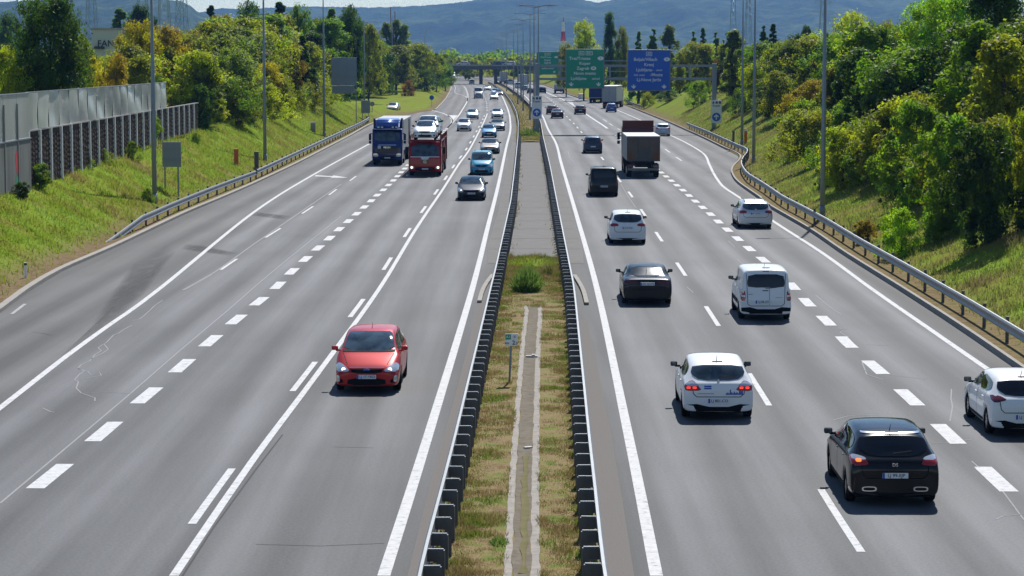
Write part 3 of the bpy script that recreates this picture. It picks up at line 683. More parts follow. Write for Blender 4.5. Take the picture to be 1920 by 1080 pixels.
SPEC = {}
for kd, n_, cl, per, lf in (('round', 5, 110, 150, .135), ('tall', 3, 100, 130, .13), ('poplar', 2, 80, 110, .13), ('conifer', 2, 120, 80, .13), ('shrub', 4, 70, 150, .20), ('bushy', 3, 120, 140, .10)):
    for i in range(n_): SPEC[kd, i] = tree_parts(kd, 11 * i + len(kd), {'shrub': 4., 'bushy': 5.5}.get(kd, 9.), cl, per, lf if kd != 'shrub' else .085)
SPEC['big', 0] = tree_parts('tall', 77, 15., 230, 170, .125); SPEC['big', 1] = tree_parts('round', 78, 13., 250, 180, .125)
TREECOL = {'dark green': (.042, .085, .018), 'green': (.105, .185, .020), 'bright green': (.17, .30, .022), 'yellow-green': (.22, .27, .022),
           'olive': (.155, .180, .026), 'orange-brown': (.20, .155, .032), 'yellow': (.30, .27, .024), 'grey-green': (.13, .18, .055), 'red-brown': (.12, .065, .028)}
TN = {'round': 'broadleaf_tree', 'tall': 'broadleaf_tree', 'poplar': 'poplar_tree', 'conifer': 'conifer_tree', 'shrub': 'bush', 'bushy': 'bush', 'big': 'broadleaf_tree'}
tcount = [0]
def plant(x, y, h, w, kind, colr, label, group=None, var=None, zoff=0.):
    i = tcount[0]; tcount[0] += 1
    if kind == 'shrub' and w and w / h < .95: kind = 'bushy'
    ks = [k for k in SPEC if k[0] == kind]; k = ks[(i * 7 + 3) % len(ks)] if var is None else (kind, var)
    cr, tr, H = SPEC[k]
    cat = 'bush' if kind in ('shrub', 'bushy') else 'tree'
    o = thing(TN[kind], label, cat, (x, y, T(x, y) - .1 + zoff), (i * 2.399) % 6.283, group)
    ext = {'round': .80, 'tall': .46, 'poplar': .32, 'conifer': .44, 'shrub': 1.45, 'bushy': .80, 'big': .6}[kind] * H
    s = h / H; sx = (w / ext) if w else s * (.9 + .25 * ((i * 37) % 10) / 10)
    o.scale = (sx, sx, s)
    c = link('crown', cr, o); t = link('trunk', tr, o)
    col = np.array(TREECOL[colr]) * (1 + .22 * math.sin(i * 1.7)); c.color = (*col, 1)
    return o
def plant_px(px, ytop, Z, wpx, kind, colr, label, group=None, var=None, hmin=1.):
    p = P(px, ytop, Z); h = p.z - T(p.x, Z) + .1
    return plant(p.x, Z, max(hmin, h), wpx * Z / F if wpx else None, kind, colr, label, group, var)
TL = [  # left side
 (92, -8, 152, 128, 'big', 'dark green', 'tall dark green tree rising behind the clear noise barrier panels', 1),
 (8, 92, 150, 90, 'round', 'yellow-green', 'yellow-green bush looking over the leftmost clear panels of the barrier', None),
 (40, 120, 165, 90, 'shrub', 'olive', 'olive bush between the leftmost panels and the tall dark tree', None),
 (150, 68, 185, 70, 'round', 'yellow-green', 'yellow-green tree touching the right side of the tall dark tree', None),
 (172, 104, 178, 60, 'round', 'yellow', 'golden bush below the pale building', None),
 (218, 104, 172, 60, 'round', 'orange-brown', 'orange-tinged bush under the lettering of the pale building', None),
 (150, 140, 165, 60, 'shrub', 'grey-green', 'pale grey-green bush hanging over the top of the clear panels', None),
 (266, 42, 215, 84, 'round', 'yellow', 'golden olive tree right of the pale building', None),
 (312, 50, 228, 80, 'round', 'orange-brown', 'rusty brown tree behind the nearest lamp post on the left', None),
 (268, 105, 198, 90, 'shrub', 'olive', 'olive bush just above the middle clear panels', None),
 (362, 62, 240, 80, 'round', 'orange-brown', 'brown and orange tree left of the second lamp post', None),
 (352, 128, 196, 66, 'shrub', 'red-brown', 'dark brown bush behind the end of the clear panels', None),
 (378, 160, 190, 46, 'shrub', 'dark green', 'dark ivy-like bush at the far end of the wooden barrier', None),
 (395, 12, 330, 40, 'conifer', 'dark green', 'dark pine at the left end of the ridge wood', None),
 (420, 30, 290, 80, 'round', 'yellow', 'bright yellow tree on the ridge left of the second lamp post', None),
 (465, 5, 350, 60, 'round', 'dark green', 'dark tree on the ridge skyline left of the second lamp post', None),
 (440, 100, 230, 90, 'round', 'yellow-green', 'yellow-green tree on the bank crest between the barrier and second lamp post', None),
 (525, 6, 360, 56, 'conifer', 'dark green', 'dark pine on the skyline right of the second lamp post', None),
 (560, 12, 350, 60, 'round', 'green', 'green tree on the skyline between second and third lamp posts', None),
 (567, 68, 280, 34, 'conifer', 'dark green', 'small dark conifer standing out before paler trees', None),
 (505, 118, 240, 60, 'round', 'yellow', 'yellow bushy tree beside the second lamp post', None),
 (545, 90, 262, 60, 'round', 'orange-brown', 'orange-brown tree between second and third lamp posts', None),
 (655, 14, 380, 66, 'round', 'dark green', 'dark round tree on the right end of the ridge', None),
 (622, 18, 370, 44, 'conifer', 'green', 'green conifer beside the dark round tree at the ridge end', None),
 (690, 48, 430, 60, 'round', 'olive', 'olive brown tree behind the thin fourth lamp post', None),
 (725, 44, 590, 20, 'poplar', 'grey-green', 'leftmost of three pale slender poplars above the round bushes', None),
 (742, 39, 590, 20, 'poplar', 'grey-green', 'middle of three pale slender poplars above the round bushes', None),
 (758, 46, 590, 20, 'poplar', 'grey-green', 'rightmost of three pale slender poplars above the round bushes', None),
 (702, 84, 490, 70, 'round', 'olive', 'olive tree at the left end of the clump on the grass island', None),
 (742, 86, 500, 84, 'round', 'olive', 'browner tree in the middle of the clump on the grass island', None),
 (788, 82, 520, 76, 'round', 'olive', 'large olive tree of the clump nearest to the flyover', None),
 (818, 102, 545, 44, 'round', 'green', 'green tree at the right end of the clump, beside the flyover pier', None),
 (720, 128, 478, 60, 'shrub', 'dark green', 'dark bush at the left foot of the island clump', None),
 (796, 130, 505, 70, 'shrub', 'dark green', 'dark bush at the right foot of the island clump', None),
 (764, 150, 472, 34, 'shrub', 'red-brown', 'small round red-brown bush in front of the island clump', None),
 (648, 66, 480, 60, 'round', 'green', 'green tree just left of the fourth lamp post, behind the big board'), (672, 72, 470, 60, 'round', 'olive', 'olive tree filling the gap between ridge and island clump'), (660, 110, 462, 60, 'shrub', 'green', 'green bush behind the big blue-grey board'), (692, 104, 468, 60, 'round', 'dark green', 'dark tree right of the fourth lamp post, left of the island clump'), (650, 60, 520, 70, 'round', 'olive', 'tall olive tree far behind the big blue-grey board'),
 (835, 118, 600, 40, 'round', 'green', 'green tree against the left end of the flyover deck'),
 (20, 28, 420, 70, 'round', 'dark green', 'dark tree far behind at the top left below the hill', None),
 (0, 40, 430, 70, 'round', 'dark green', 'dark tree at the left picture edge under the hill', None),
 (225, 18, 420, 60, 'conifer', 'green', 'green pine behind the roof of the pale building', None),
 (262, 12, 430, 70, 'round', 'dark green', 'rounded dark tree between building and nearest left lamp post', None),
 # right side
 (1095, 41, 480, 54, 'round', 'yellow-green', 'rounded yellow-green tree above the large green sign', None),
 (1143, 26, 470, 32, 'tall', 'dark green', 'tall dark tree rising between the green and blue signs', None),
 (1166, 52, 475, 34, 'round', 'olive', 'olive tree at the right foot of the tall dark one between the signs', None),
 (1062, 82, 520, 40, 'round', 'olive', 'low olive tree behind the small and large green signs', None),
 (1198, 60, 440, 22, 'conifer', 'green', 'slim conifer above the left part of the blue sign', None),
 (1226, 56, 440, 30, 'conifer', 'green', 'conifer above the middle of the blue sign', None),
 (1256, 49, 440, 26, 'poplar', 'grey-green', 'grey-green poplar above the right edge of the blue sign', None),
 (1300, 60, 420, 24, 'conifer', 'green', 'slim conifer left of the pair by the gantry post', None),
 (1318, 54, 420, 22, 'conifer', 'dark green', 'dark conifer directly left of the gantry post', None),
 (1342, 62, 410, 24, 'conifer', 'green', 'short conifer directly above the right gantry post', None),
 (1374, 58, 300, 34, 'poplar', 'grey-green', 'silvery poplar left of the twin lamp posts', None),
 (1432, 50, 340, 26, 'conifer', 'dark green', 'left one of the dark conifer pair right of the twin lamp posts', None),
 (1450, 46, 340, 28, 'conifer', 'dark green', 'right one of the dark conifer pair right of the twin lamp posts', None),
 (1494, 66, 330, 52, 'round', 'dark green', 'round dark grey-green tree left of the near right lamp post', None),
 (1515, 50, 350, 40, 'round', 'dark green', 'dark tree behind the near right lamp post', None),
 (1592, 26, 250, 104, 'round', 'yellow-green', 'wide yellow-green tree right of the near right lamp post', None),
 (1660, 44, 225, 80, 'round', 'olive', 'pale olive tree with bare twigs in the right wood', None),
 (1715, 40, 200, 80, 'round', 'green', 'green tree in the right wood left of the bright tall one', None),
 (1772, -14, 152, 130, 'big', 'bright green', 'tall bright green tree in the right wood', 1),
 (1868, -70, 134, 215, 'big', 'dark green', 'very tall dark tree at the right, reaching above the picture', 0),
 (1935, 60, 140, 110, 'round', 'green', 'green tree at the right picture edge', None),
 (1495, 165, 222, 80, 'shrub', 'yellow', 'golden bush left of the near right lamp post', None),
 (1535, 150, 215, 70, 'round', 'orange-brown', 'orange-tinged small tree right behind the near right lamp post', None),
 (1418, 120, 262, 60, 'round', 'yellow-green', 'yellow-green tree behind the twin lamp posts', None),
 (1385, 165, 275, 50, 'shrub', 'green', 'green bush right of the white lane sign on the gantry post', None),
 (1445, 185, 250, 60, 'shrub', 'dark green', 'dark bush on the bank right of the twin lamp posts', None),
 (1310, 150, 330, 60, 'shrub', 'green', 'green bush under the gantry left of its right post', None),
 (1345, 112, 340, 24, 'round', 'red-brown', 'reddish small tree behind the gantry near its right post', None),
 (1215, 172, 395, 36, 'shrub', 'yellow-green', 'yellow-green bush right under the blue sign', None),
 (1255, 168, 380, 50, 'shrub', 'dark green', 'dark bush under the right half of the blue sign', None),
]
for a in TL: plant_px(a[0], a[1], a[2], a[3] * ({'conifer': 2.5, 'poplar': 1.7}.get(a[4], 1)), a[4], a[5], a[6], None, a[7] if len(a) > 7 else None)
def plant_base(px, ytop, ybase, wpx, kind, colr, label, var=None):
    x, Z = ground_px(px, ybase); return plant(x, Z, (ybase - ytop) * Z / F + .1, wpx * Z / F, kind, colr, label, None, var)
for a in ((1580, 240, 352, 100, 'yellow-green', 'yellow-green mounded bush low on the right bank'), (1650, 205, 345, 110, 'olive', 'olive bush in the middle of the right bank'), (1555, 300, 352, 60, 'dark green', 'dark bush at the foot of the mounded one on the right bank'),
          (1715, 190, 385, 130, 'green', 'big green bush below the bright tall tree'), (1775, 215, 430, 130, 'green', 'bush with hanging leaves below the very tall dark tree'), (1850, 235, 455, 130, 'dark green', 'dark shaded bush at the foot of the very tall dark tree'),
          (1925, 200, 415, 80, 'yellow-green', 'yellow-green bush at the right picture edge above the grass'), (1690, 388, 478, 104, 'bright green', 'bright green leafy bush just behind the right guardrail'), (1622, 412, 458, 40, 'orange-brown', 'small brown weedy bush beside the bright green one at the guardrail'),
          (1765, 395, 452, 66, 'green', 'small green bush in the shade behind the right guardrail'), (1690, 300, 388, 90, 'dark green', 'low dark bush in the shade left of the hanging one'), (1500, 205, 292, 84, 'olive', 'olive bush in front of the golden one at the near right lamp post')):
    plant_base(a[0], a[1], a[2], a[3], 'shrub', a[4], a[5])
# low leafy clumps along the foot of the noise barrier and beside the road
for px, py, w_, h_, c_, lb in ((75, 345, 40, 1.0, 'green', 'low green clump at the near foot of the wooden barrier'), (115, 322, 44, .9, 'grey-green', 'pale low clump along the wooden barrier, near part'),
    (160, 312, 40, .7, 'grey-green', 'pale low clump along the wooden barrier, middle part'), (195, 302, 34, .6, 'grey-green', 'pale flowering clump left of the rounded bush at the barrier'), (248, 300, 38, .9, 'green', 'rounded green bush at the foot of the barrier'),
    (282, 276, 34, 1.7, 'bright green', 'leafy bright bush behind the nearest left lamp post'), (275, 376, 34, .5, 'green', 'low clump at the base of the nearest left lamp post'), (365, 268, 30, .6, 'green', 'small bush near the far end of the barrier'), (40, 372, 30, .6, 'dark green', 'dark tuft at the corner of the grey barrier panel')):
    x_, Z = ground_px(px, py); p = Vector((x_, Z, 0))
    plant(p.x, Z, h_ + .3, w_ * Z / F, 'shrub', c_, lb)
# wood on both banks
SKL = np.array([(-200, 90), (0, 100), (60, 95), (140, 85), (200, 108), (250, 62), (330, 60), (400, 38), (450, 26), (600, 28), (650, 26), (690, 52), (720, 78), (800, 90), (830, 112)], float)
SKR = np.array([(1040, 105), (1180, 80), (1300, 78), (1400, 72), (1500, 72), (1600, 45), (1700, 50), (1800, 30), (1920, 20), (2300, 20)], float)
r_ = np.random.default_rng(5)
def fill(n, ya, yb, da, db, side, sk, cols, zone, grp, kinds=('round', 'round', 'tall', 'shrub')):
    k = 0; tries = 0
    while k < n and tries < n * 30:
        tries += 1
        y = r_.uniform(ya, yb); d = r_.uniform(da, db); x = XA(LK, y) - d if side < 0 else XA(RK, y) + d
        px = 960 + F * x / y
        if side < 0 and y < 190 and x > -27.5: continue
        if px < -60 or px > 1990: continue
        if side < 0 and px > 690 and y < 450: continue
        if side < 0 and 168 < px < 232 and y > 190: continue
        if side > 0 and y < 430 and px < 1185: continue
        top = np.interp(px, sk[:, 0], sk[:, 1]) + abs(r_.normal(0, 26)) + (d < 9) * 40
        z = CAMH + (105 - top) * y / F; h = z - T(x, y)
        kd = kinds[r_.integers(len(kinds))]; c = cols[r_.integers(len(cols))]
        if kd == 'shrub': h = min(h, r_.uniform(2.5, 4.5))
        h = float(np.clip(h, 2.2, 15))
        wd = h * {'round': .85, 'tall': .5, 'shrub': 1.4, 'conifer': .42}[kd]
        nm = {'round': 'rounded tree', 'tall': 'slender tree', 'shrub': 'bush', 'conifer': 'conifer'}[kd]
        plant(x, y, h, wd, kd, c, f'{c} {nm} {zone}', grp); k += 1
fill(44, 190, 262, 7.5, 26, -1, SKL, ['green', 'olive', 'yellow-green', 'dark green', 'olive', 'grey-green'], 'on the left bank between the noise barrier and third lamp post', 'left bank wood, nearer part')
fill(40, 262, 345, 7.5, 30, -1, SKL, ['green', 'olive', 'yellow-green', 'dark green'], 'on the left bank beside the big blue-grey board', 'left bank wood, farther part')
fill(26, 330, 420, 24, 60, -1, SKL, ['green', 'dark green', 'olive'], 'on the wooded ridge at the left skyline', 'trees of the left ridge')
fill(22, 462, 620, 14, 48, -1, SKL, ['olive', 'green', 'dark green'], 'in the clump on the grass island by the slip road', 'trees on the grass island')
fill(34, 108, 180, 7, 22, 1, SKR, ['green', 'dark green', 'olive', 'green'], 'in the right wood beside the very tall dark tree', 'right bank wood, nearest part')
fill(44, 180, 280, 6.5, 22, 1, SKR, ['green', 'olive', 'yellow-green', 'dark green', 'grey-green'], 'in the right wood behind the near right lamp post', 'right bank wood, middle part')
fill(44, 280, 415, 6.5, 26, 1, SKR, ['green', 'olive', 'yellow-green', 'dark green', 'grey-green'], 'on the right bank behind the sign gantry', 'right bank wood, far part', ('round', 'shrub', 'conifer', 'tall'))
fill(18, 100, 200, 5.2, 8, 1, SKR, ['green', 'olive', 'yellow-green'], 'low on the right bank below the wood', 'low bushes on the right bank', ('shrub',))
fill(16, 200, 300, 5.5, 8, -1, SKL, ['green', 'olive', 'yellow-green'], 'low on the left bank below the wood', 'low bushes on the left bank', ('shrub',))
fill(24, 560, 700, 10, 60, 1, SKR + np.array([0, 8.]), ['olive', 'green', 'dark green'], 'beyond the right exit road, behind the big signs', 'trees beyond the exit road')
# far woods on the plain : nobody could count them
def forest(name, n, ya, yb, xa, xb, hh, seed, colr, per=110):
    r = np.random.default_rng(seed); y = r.uniform(ya, yb, n); x = r.uniform(xa, xb, n) * y / 1000.; h = r.uniform(hh[0], hh[1], n)
    keep = (np.abs(x - (XA(LIN, 1e4) if 0 else -130 * (y / 1000) ** 2)) > -1)
    x, y, h = x[keep], y[keep], h[keep]
    cent = []; rad = []
    for a, b_, c in zip(x, y, h):
        for _ in range(5):
            cent.append((a + r.normal(0, .16) * c, b_ + r.normal(0, .16) * c, c * r.uniform(.3, .85))); rad.append(c * r.uniform(.14, .26))
    v, f = leafcloud(np.array(cent), np.array(rad), per // 5, 0.9, r); o = link(name, rawmesh(name, v, f, 'leaf')); o.color = (*TREECOL[colr], 1)
    return tag(o, {'green': 'far green woods on the plain beyond the flyover', 'olive': 'paler thickets mixed into the far woods beyond the flyover'}[colr], 'woods', kind='stuff')
forest('far_woods', 700, 860, 2400, -140, 60, (7, 13), 1, 'green'); forest('far_woods', 260, 830, 1500, -60, 40, (5, 10), 2, 'olive')

# ------------------------------------------------------------------ grass blades
def blades(name, x, y, z, h, w, mat, label, seed=0):
    r = np.random.default_rng(seed); n = len(x)
    a = r.uniform(0, 6.283, n); hh = h * r.uniform(.45, 1.3, n); ww = w * r.uniform(.6, 1.3, n)
    dx, dy = np.cos(a) * ww, np.sin(a) * ww; lx, ly = r.normal(0, .38, n) * hh, r.normal(0, .38, n) * hh
    v = np.stack([np.stack([x - dx, y - dy, z], 1), np.stack([x + dx, y + dy, z], 1), np.stack([x + lx, y + ly, z + hh], 1)], 1).reshape(-1, 3)
    o = link(name, rawmesh(name, v, np.arange(n * 3).reshape(-1, 3), mat)); return tag(o, label, 'grass', kind='stuff')
def scatter(n, ya, yb, da, db, side, seed, pw=1.6, dens=None):
    r = np.random.default_rng(seed); y = ya + (yb - ya) * r.uniform(0, 1, n) ** pw; d = r.uniform(da, db, n)
    x = np.interp(y, LK[:, 1], LK[:, 0]) - d if side < 0 else np.interp(y, RK[:, 1], RK[:, 0]) + d
    if dens is not None:
        k = r.uniform(0, 1, n) < dens(x, y, d); x, y, d = x[k], y[k], d[k]
    return x, y, terrain(x, y)
dfl = lambda x, y, d: np.clip((d - .9) / 1.3, .07, 1) * (.35 + .65 * (vnoise(x, y, .9, 8) > .35))
x, y, z = scatter(150000, 72, 330, .4, 9, -1, 3, 1.7, dfl); blades('grass', x, y, z, .16 * (1 + 1.6 * np.clip(vnoise(x, y, .8, 6) * .6 + vnoise(x, y, 2.7, 7) * .4 - .45, 0, .5) * 2.2), .026, 'grass_bank', 'bright sunlit grass on the left bank', 1)
x, y, z = scatter(140000, 55, 330, .9, 10, 1, 4, 1.6, dfl); blades('grass', x, y, z, .14 * (1 + 2. * np.clip(vnoise(x, y, .8, 6) * .6 + vnoise(x, y, 2.7, 7) * .4 - .45, 0, .5) * 2.2), .022, 'grass_dry', 'dull dry grass on the right bank', 2)
r = np.random.default_rng(9); n = 260000; y = 36 + 68.5 * r.uniform(0, 1, n) ** 1.3; u = r.uniform(0, 1, n)
x = np.interp(y, BL[:, 1], BL[:, 0]) * (1 - u) + np.interp(y, BR[:, 1], BR[:, 0]) * u
gcx = np.interp(y, *(lambda q: (q[:, 1], q[:, 0]))(mono([(981,1080),(985,900),(992,735),(997,640),(1002,590)])))
k = ((x < gcx - .31) | (x > gcx + .26) | (y > 83)) & (.55 * vnoise(x, y, 1.1, 1) + .45 * vnoise(x, y, 4.3, 2) + (y > 92) * .3 > r.uniform(.18, .70, n)); x, y = x[k], y[k]
blades('grass', x, y, np.full(len(x), .03), (.035 + .075 * vnoise(x, y, 2.1, 3) ** 2 * 1.6) * (1 + 1.2 * (y > 93)), .010, 'grass_median', 'patchy dry grass of the near central reservation', 5)
n = 9000; y = 248 + 300 * r.uniform(0, 1, n) ** 1.5; u = r.uniform(0, 1, n); x = np.interp(y, BL[:, 1], BL[:, 0]) * (1 - u) + np.interp(y, BR[:, 1], BR[:, 0]) * u
blades('grass', x, y, np.full(n, .05), .22, .05, 'grass_median', 'grass of the far curving central reservation', 6)
n = 5000; r = np.random.default_rng(12); y = r.uniform(YP0 - 1, YP1, n); s_ = r.uniform(0, 1, n) < .5
x = np.where(s_, np.interp(y, BL[:, 1], BL[:, 0]) + np.abs(r.normal(.12, .18, n)), np.interp(y, BR[:, 1], BR[:, 0]) - np.abs(r.normal(.12, .18, n))); k = vnoise(x, y, .35, 14) > .52
blades('grass', x[k], y[k], np.full(k.sum(), .01), .14, .02, 'grass_median', 'thin weeds along the edges of the concrete pad', 7)
def tuft(px, py, n, rad, h, w, mat, name, label, cat='weed', seed=1, hz=0.):
    gx, gy_ = G(px, py); r = np.random.default_rng(seed); a = r.uniform(0, 6.28, n); q = rad * np.sqrt(r.uniform(0, 1, n))
    hh = h * (1.15 - .8 * (q / rad) ** 1.5) * r.uniform(.5, 1.2, n); x = q * np.cos(a); y = q * np.sin(a) * 1.5
    v = []; 
    for i in range(n):
        t = r.uniform(0, 6.28); c, s = math.cos(t) * w, math.sin(t) * w; z0 = hh[i] * r.uniform(0, .75); lx, ly = x[i] * .35 + r.normal(0, .12) * h, y[i] * .3 + r.normal(0, .12) * h
        f0 = z0 / max(hh[i], .01)
        v += [(x[i] + lx * f0 - c, y[i] + ly * f0 - s, z0), (x[i] + lx * f0 + c, y[i] + ly * f0 + s, z0), (x[i] + lx, y[i] + ly, min(hh[i], z0 + h * .35))]
    o = link(name, rawmesh(name, v, np.arange(n * 3).reshape(-1, 3), mat)); o.location = (gx, gy_, .03); return tag(o, label, cat)
tuft(988, 548, 2200, .46, 1.05, .018, 'weed', 'weed_clump', 'tall green weed clump in the median just before the concrete pad', seed=2)
tuft(996, 499, 2200, 1.0, .42, .016, 'grass_bank', 'weed_clump', 'low grassy clump filling the kerb curve at the pad', seed=3)
tuft(1028, 520, 350, .22, .75, .015, 'grass_dry', 'weed_clump', 'dry brown weed right of the tall green clump', seed=4)
tuft(936, 1026, 260, .16, .22, .013, 'weed', 'weed_clump', 'bright green tuft near the left rail in the foreground', seed=5)
tuft(992, 256, 1300, .9, .9, .05, 'weed', 'weed_clump', 'green weeds at the far end of the concrete pad', seed=8)

# ------------------------------------------------------------------ hills
HS = {'near': [(-900, 30), (-300, 10), (0, 2), (150, -6), (300, -4), (345, 0), (362, 9), (372, 18), (400, 30), (430, 45)],
      'mid': [(330, 40), (372, 24), (420, 14), (470, 17), (520, 12), (580, 11), (640, 12), (700, 13), (760, 11), (800, 9), (850, 5), (880, 1), (920, -4), (1000, -9), (1075, -7), (1100, 1), (1118, 3.5), (1140, 1), (1160, -6), (1250, -16), (1500, -20), (1650, -10), (1760, 0), (1850, 12), (2100, 20), (2700, 30)]}
def hill(name, pts, Y, depth, seed):
    pts = np.array(pts, float); r = np.random.default_rng(seed)
    xs = np.arange(pts[0, 0], pts[-1, 0] + 1, 3.); nv = 34; v = []
    for px in xs:
        top = np.interp(px, pts[:, 0], pts[:, 1]) + .9 * nz(px, 0, .16, seed) + .6 * nz(px, 3, .55, seed)
        for j in range(nv):
            t = j / (nv - 1)            # 0 foot, 1 ridge
            yy = Y + depth * t; z1 = CAMH + (105 - top) * (Y + depth) / F
            zz = z1 * (t ** .8) + (nz(px, t * 260, .02, seed + 1) * 12 + nz(px, t * 260, .06, seed) * 5) * math.sin(math.pi * min(1, t)) * (t < .999)
            v.append(((px - 960) * (Y + depth) / F * (yy / (Y + depth)), yy, zz - 3))
    n = len(xs); idx = np.arange(n * nv).reshape(n, nv)
    f = np.stack([idx[:-1, :-1], idx[1:, :-1], idx[1:, 1:], idx[:-1, 1:]], -1).reshape(-1, 4)
    o = link(name, rawmesh(name, v, f, 'hill_forest', True)); return tag(o, kind='structure')
hill('hills', HS['mid'], 4300, 1500, 2); hill('hills', HS['near'], 3000, 900, 4)

# ------------------------------------------------------------------ noise barrier
WA, WBp = np.array([-24.35, 116.6]), np.array([-25.1, 186.])
def wall_at(s): return WA + (WBp - WA) * s / 69.4
root = thing('noise_barrier', 'roadside noise barrier of dark timber panels topped by wavy clear panels', 'noise barrier', (WA[0], WA[1], 0))
off = lambda s: wall_at(s) - WA
nP = 23; wz = lambda s: T(*wall_at(s))
zt0 = lambda s: np.interp(s, [0, 66], [CAMH - (245 - 105) / F * 117, CAMH - (193 - 105) / F * 184])      # top of the timber
zt1 = lambda s: np.interp(s, [0, 66], [CAMH - (174 - 105) / F * 117, CAMH - (151 - 105) / F * 184])
pm('post_pale', (.72, .73, .74), .6, .2, .08, 2.)
for i in range(nP):
    s0, s1 = i * 3., i * 3. + 3; a, c = off(s0), off(s1); mid = (a + c) / 2; g = min(wz(s0), wz(s1)) - .4
    b = B(); b.box((a[0] + .06, a[1], (g + zt0(s0)) / 2), (.20, .17, zt0(s0) - g)); b.obj('barrier_post', 'post_pale', root)
    b = B(); z0, z1 = g, zt0(s0 + 1.5) - .03
    b.box((mid[0] - .04, mid[1], (z0 + z1) / 2), (.10, 2.8, z1 - z0))
    rr = np.random.default_rng(i); st = .26
    for kx in (-1.15, -.55, .05, .65, 1.2):     # louvre blocks that read as rough timber
        zz = z0 + .3 + .2 * rr.uniform()
        while zz < z1 - .2:
            b.box((mid[0] + .03, mid[1] + kx, zz), (.05, .36 if rr.uniform() < .7 else .5, .12)); zz += st * (1 + .5 * (rr.uniform() < .2))
    b.obj('timber_panel', 'wood_dark', root)
    if i < 17:
        b = B(); ny, nzv = 8, 7; grid = []
        z0, z1 = zt0(s0 + 1.5) + .04, zt1(s0 + 1.5)
        for u in range(ny):
            fu = u / (ny - 1); col = []
            for w_ in range(nzv):
                fv = w_ / (nzv - 1); bow = .10 * math.sin(math.pi * fu) * math.sin(2.2 * fv + i * 1.3) + .03 * math.sin(5 * fv + 3 * fu + i)
                col.append(b.bm.verts.new((mid[0] + bow, a[1] + .06 + 2.88 * fu, lerp(z0, z1, fv))))
            grid.append(col)
        for u in range(ny - 1):
            for w_ in range(nzv - 1): b.bm.faces.new((grid[u][w_], grid[u + 1][w_], grid[u + 1][w_ + 1], grid[u][w_ + 1]))
        b.obj('clear_panel', 'acrylic', root, True)
        b = B(); b.box((a[0] - .02, a[1], (z0 + z1) / 2), (.08, .05, z1 - z0)); b.obj('panel_bar', 'post_steel', root)
        b = B(); b.box((mid[0], mid[1], z1 + .03), (.1, 3.0, .05)); b.obj('panel_cap', 'galv', root)
    b = B(); b.box((mid[0], mid[1], zt0(s0 + 1.5)), (.22, 3.0, .06)); b.obj('rail_cap', 'concrete', root)
# near stretch with grey panels
root = thing('noise_barrier', 'near grey concrete and clear panelled end of the noise barrier with red and green graffiti', 'noise barrier', (WA[0] + .12, WA[1], 0))
for i in range(5):
    y = -1.5 - i * 3.; g = T(WA[0] + .12, WA[1] + y) - .4; zc_ = CAMH - (258 - 105) / F * 117
    b = B(); b.box((0, y, (g + zc_) / 2), (.16, 2.96, zc_ - g)); b.obj('concrete_panel', 'panel_concrete', root)
    b = B(); b.box((.06, y - 1.5, (g + zc_) / 2 + .8), (.12, .08, zc_ - g + 2)); b.obj('barrier_post', 'concrete', root)
    b = B(); b.box((0.02, y, zc_ + 1.14), (.05, 2.9, 2.2), bev=.02); b.obj('clear_panel', 'acrylic', root)
    b = B(); b.box((0.02, y, zc_ + .02), (.2, 3.0, .07)); b.obj('rail_cap', 'galv', root)
    b = B(); b.box((0.02, y, zc_ + 2.27), (.12, 3.0, .06)); b.obj('panel_cap', 'galv', root)
for yy, zz, ra, rb_, mt in ((-3.25, 3.95, .42, .62, 'red_paint'), (-3.3, 3.0, .35, .30, 'green_paint')):
    b = B(); b.poly([(.085, yy + ra * math.cos(t) * (1 + .2 * math.sin(3 * t)), zz + rb_ * math.sin(t) * (1 + .15 * math.cos(2 * t))) for t in np.linspace(0, 6.28, 22)[:-1]]); b.obj('graffiti', mt, root)

# ------------------------------------------------------------------ lamp posts
def lamp(label, x, y, h, arm, double=False, group='lamp posts along the motorway'):
    o = thing('lamp_post', label, 'lamp post', (x, y, T(x, y) if not double else 0.), 0, group)
    b = B(); b.tube([(0, 0, -.3), (0, 0, h * .35), (0, 0, h)], [.15, .125, .06] if not double else [.12, .10, .05], 12); b.tube([(0, 0, -.05), (0, 0, .55)], [.175, .165], 12); b.obj('pole', 'lamp_steel', o, True)
    for sx in ((-1, 1) if double else (arm,)):
        b = B(); b.tube([(0, 0, h - .15), (sx * .7, 0, h + .05), (sx * 1.6, 0, h + .1)], [.05, .045, .04], 6); b.obj('arm', 'lamp_steel', o)
        b = B(); b.box((sx * 1.9, 0, h + .1), (.7, .26, .11), bev=.03); b.obj('lamp_head', 'sign_back', o)
    return o
for px, py, sd, lb in ((290, 380, 1, 'nearest left lamp post, in front of the noise barrier'), (497, 301, 1, 'second left lamp post, behind the roadside guardrail'), (608, 256, 1, 'third left lamp post, left of the big blue-grey board'), (1542, 404, -1, 'near right lamp post on the grass bank'), (1413, 306, -1, 'right one of the twin lamp posts on the right bank'), (1391, 272, -1, 'left one of the twin lamp posts on the right bank')):
    x, y = ground_px(px, py); lamp(lb, x, y, 15., sd)
for px, yt, Z, lb in ((682, 42, 345, 'thin fourth left lamp post beside the small board'), (735, 38, 520, 'lamp post rising from the bushes left of the poplars'), (796, 58, 640, 'distant lamp post left of the flyover')):
    p = P(px, yt, Z); lamp(lb, p.x, Z, p.z - T(p.x, Z), 1)
for i, (px, yt) in enumerate(((1009.5, 12), (1001.5, 13.5), (994, 27), (981, 38), (971, 46), (963, 57), (950, 62), (941, 70), (930, 74))):
    Z = 5.9 * F / (105 - yt); p = P(px, yt, Z)
    lamp(f'{["nearest","second","third","fourth","fifth","sixth","seventh","eighth","ninth"][i]} double-armed lamp post of the median row, counted from the signs', p.x, Z, 15, 0, True, 'double-armed lamps along the median')

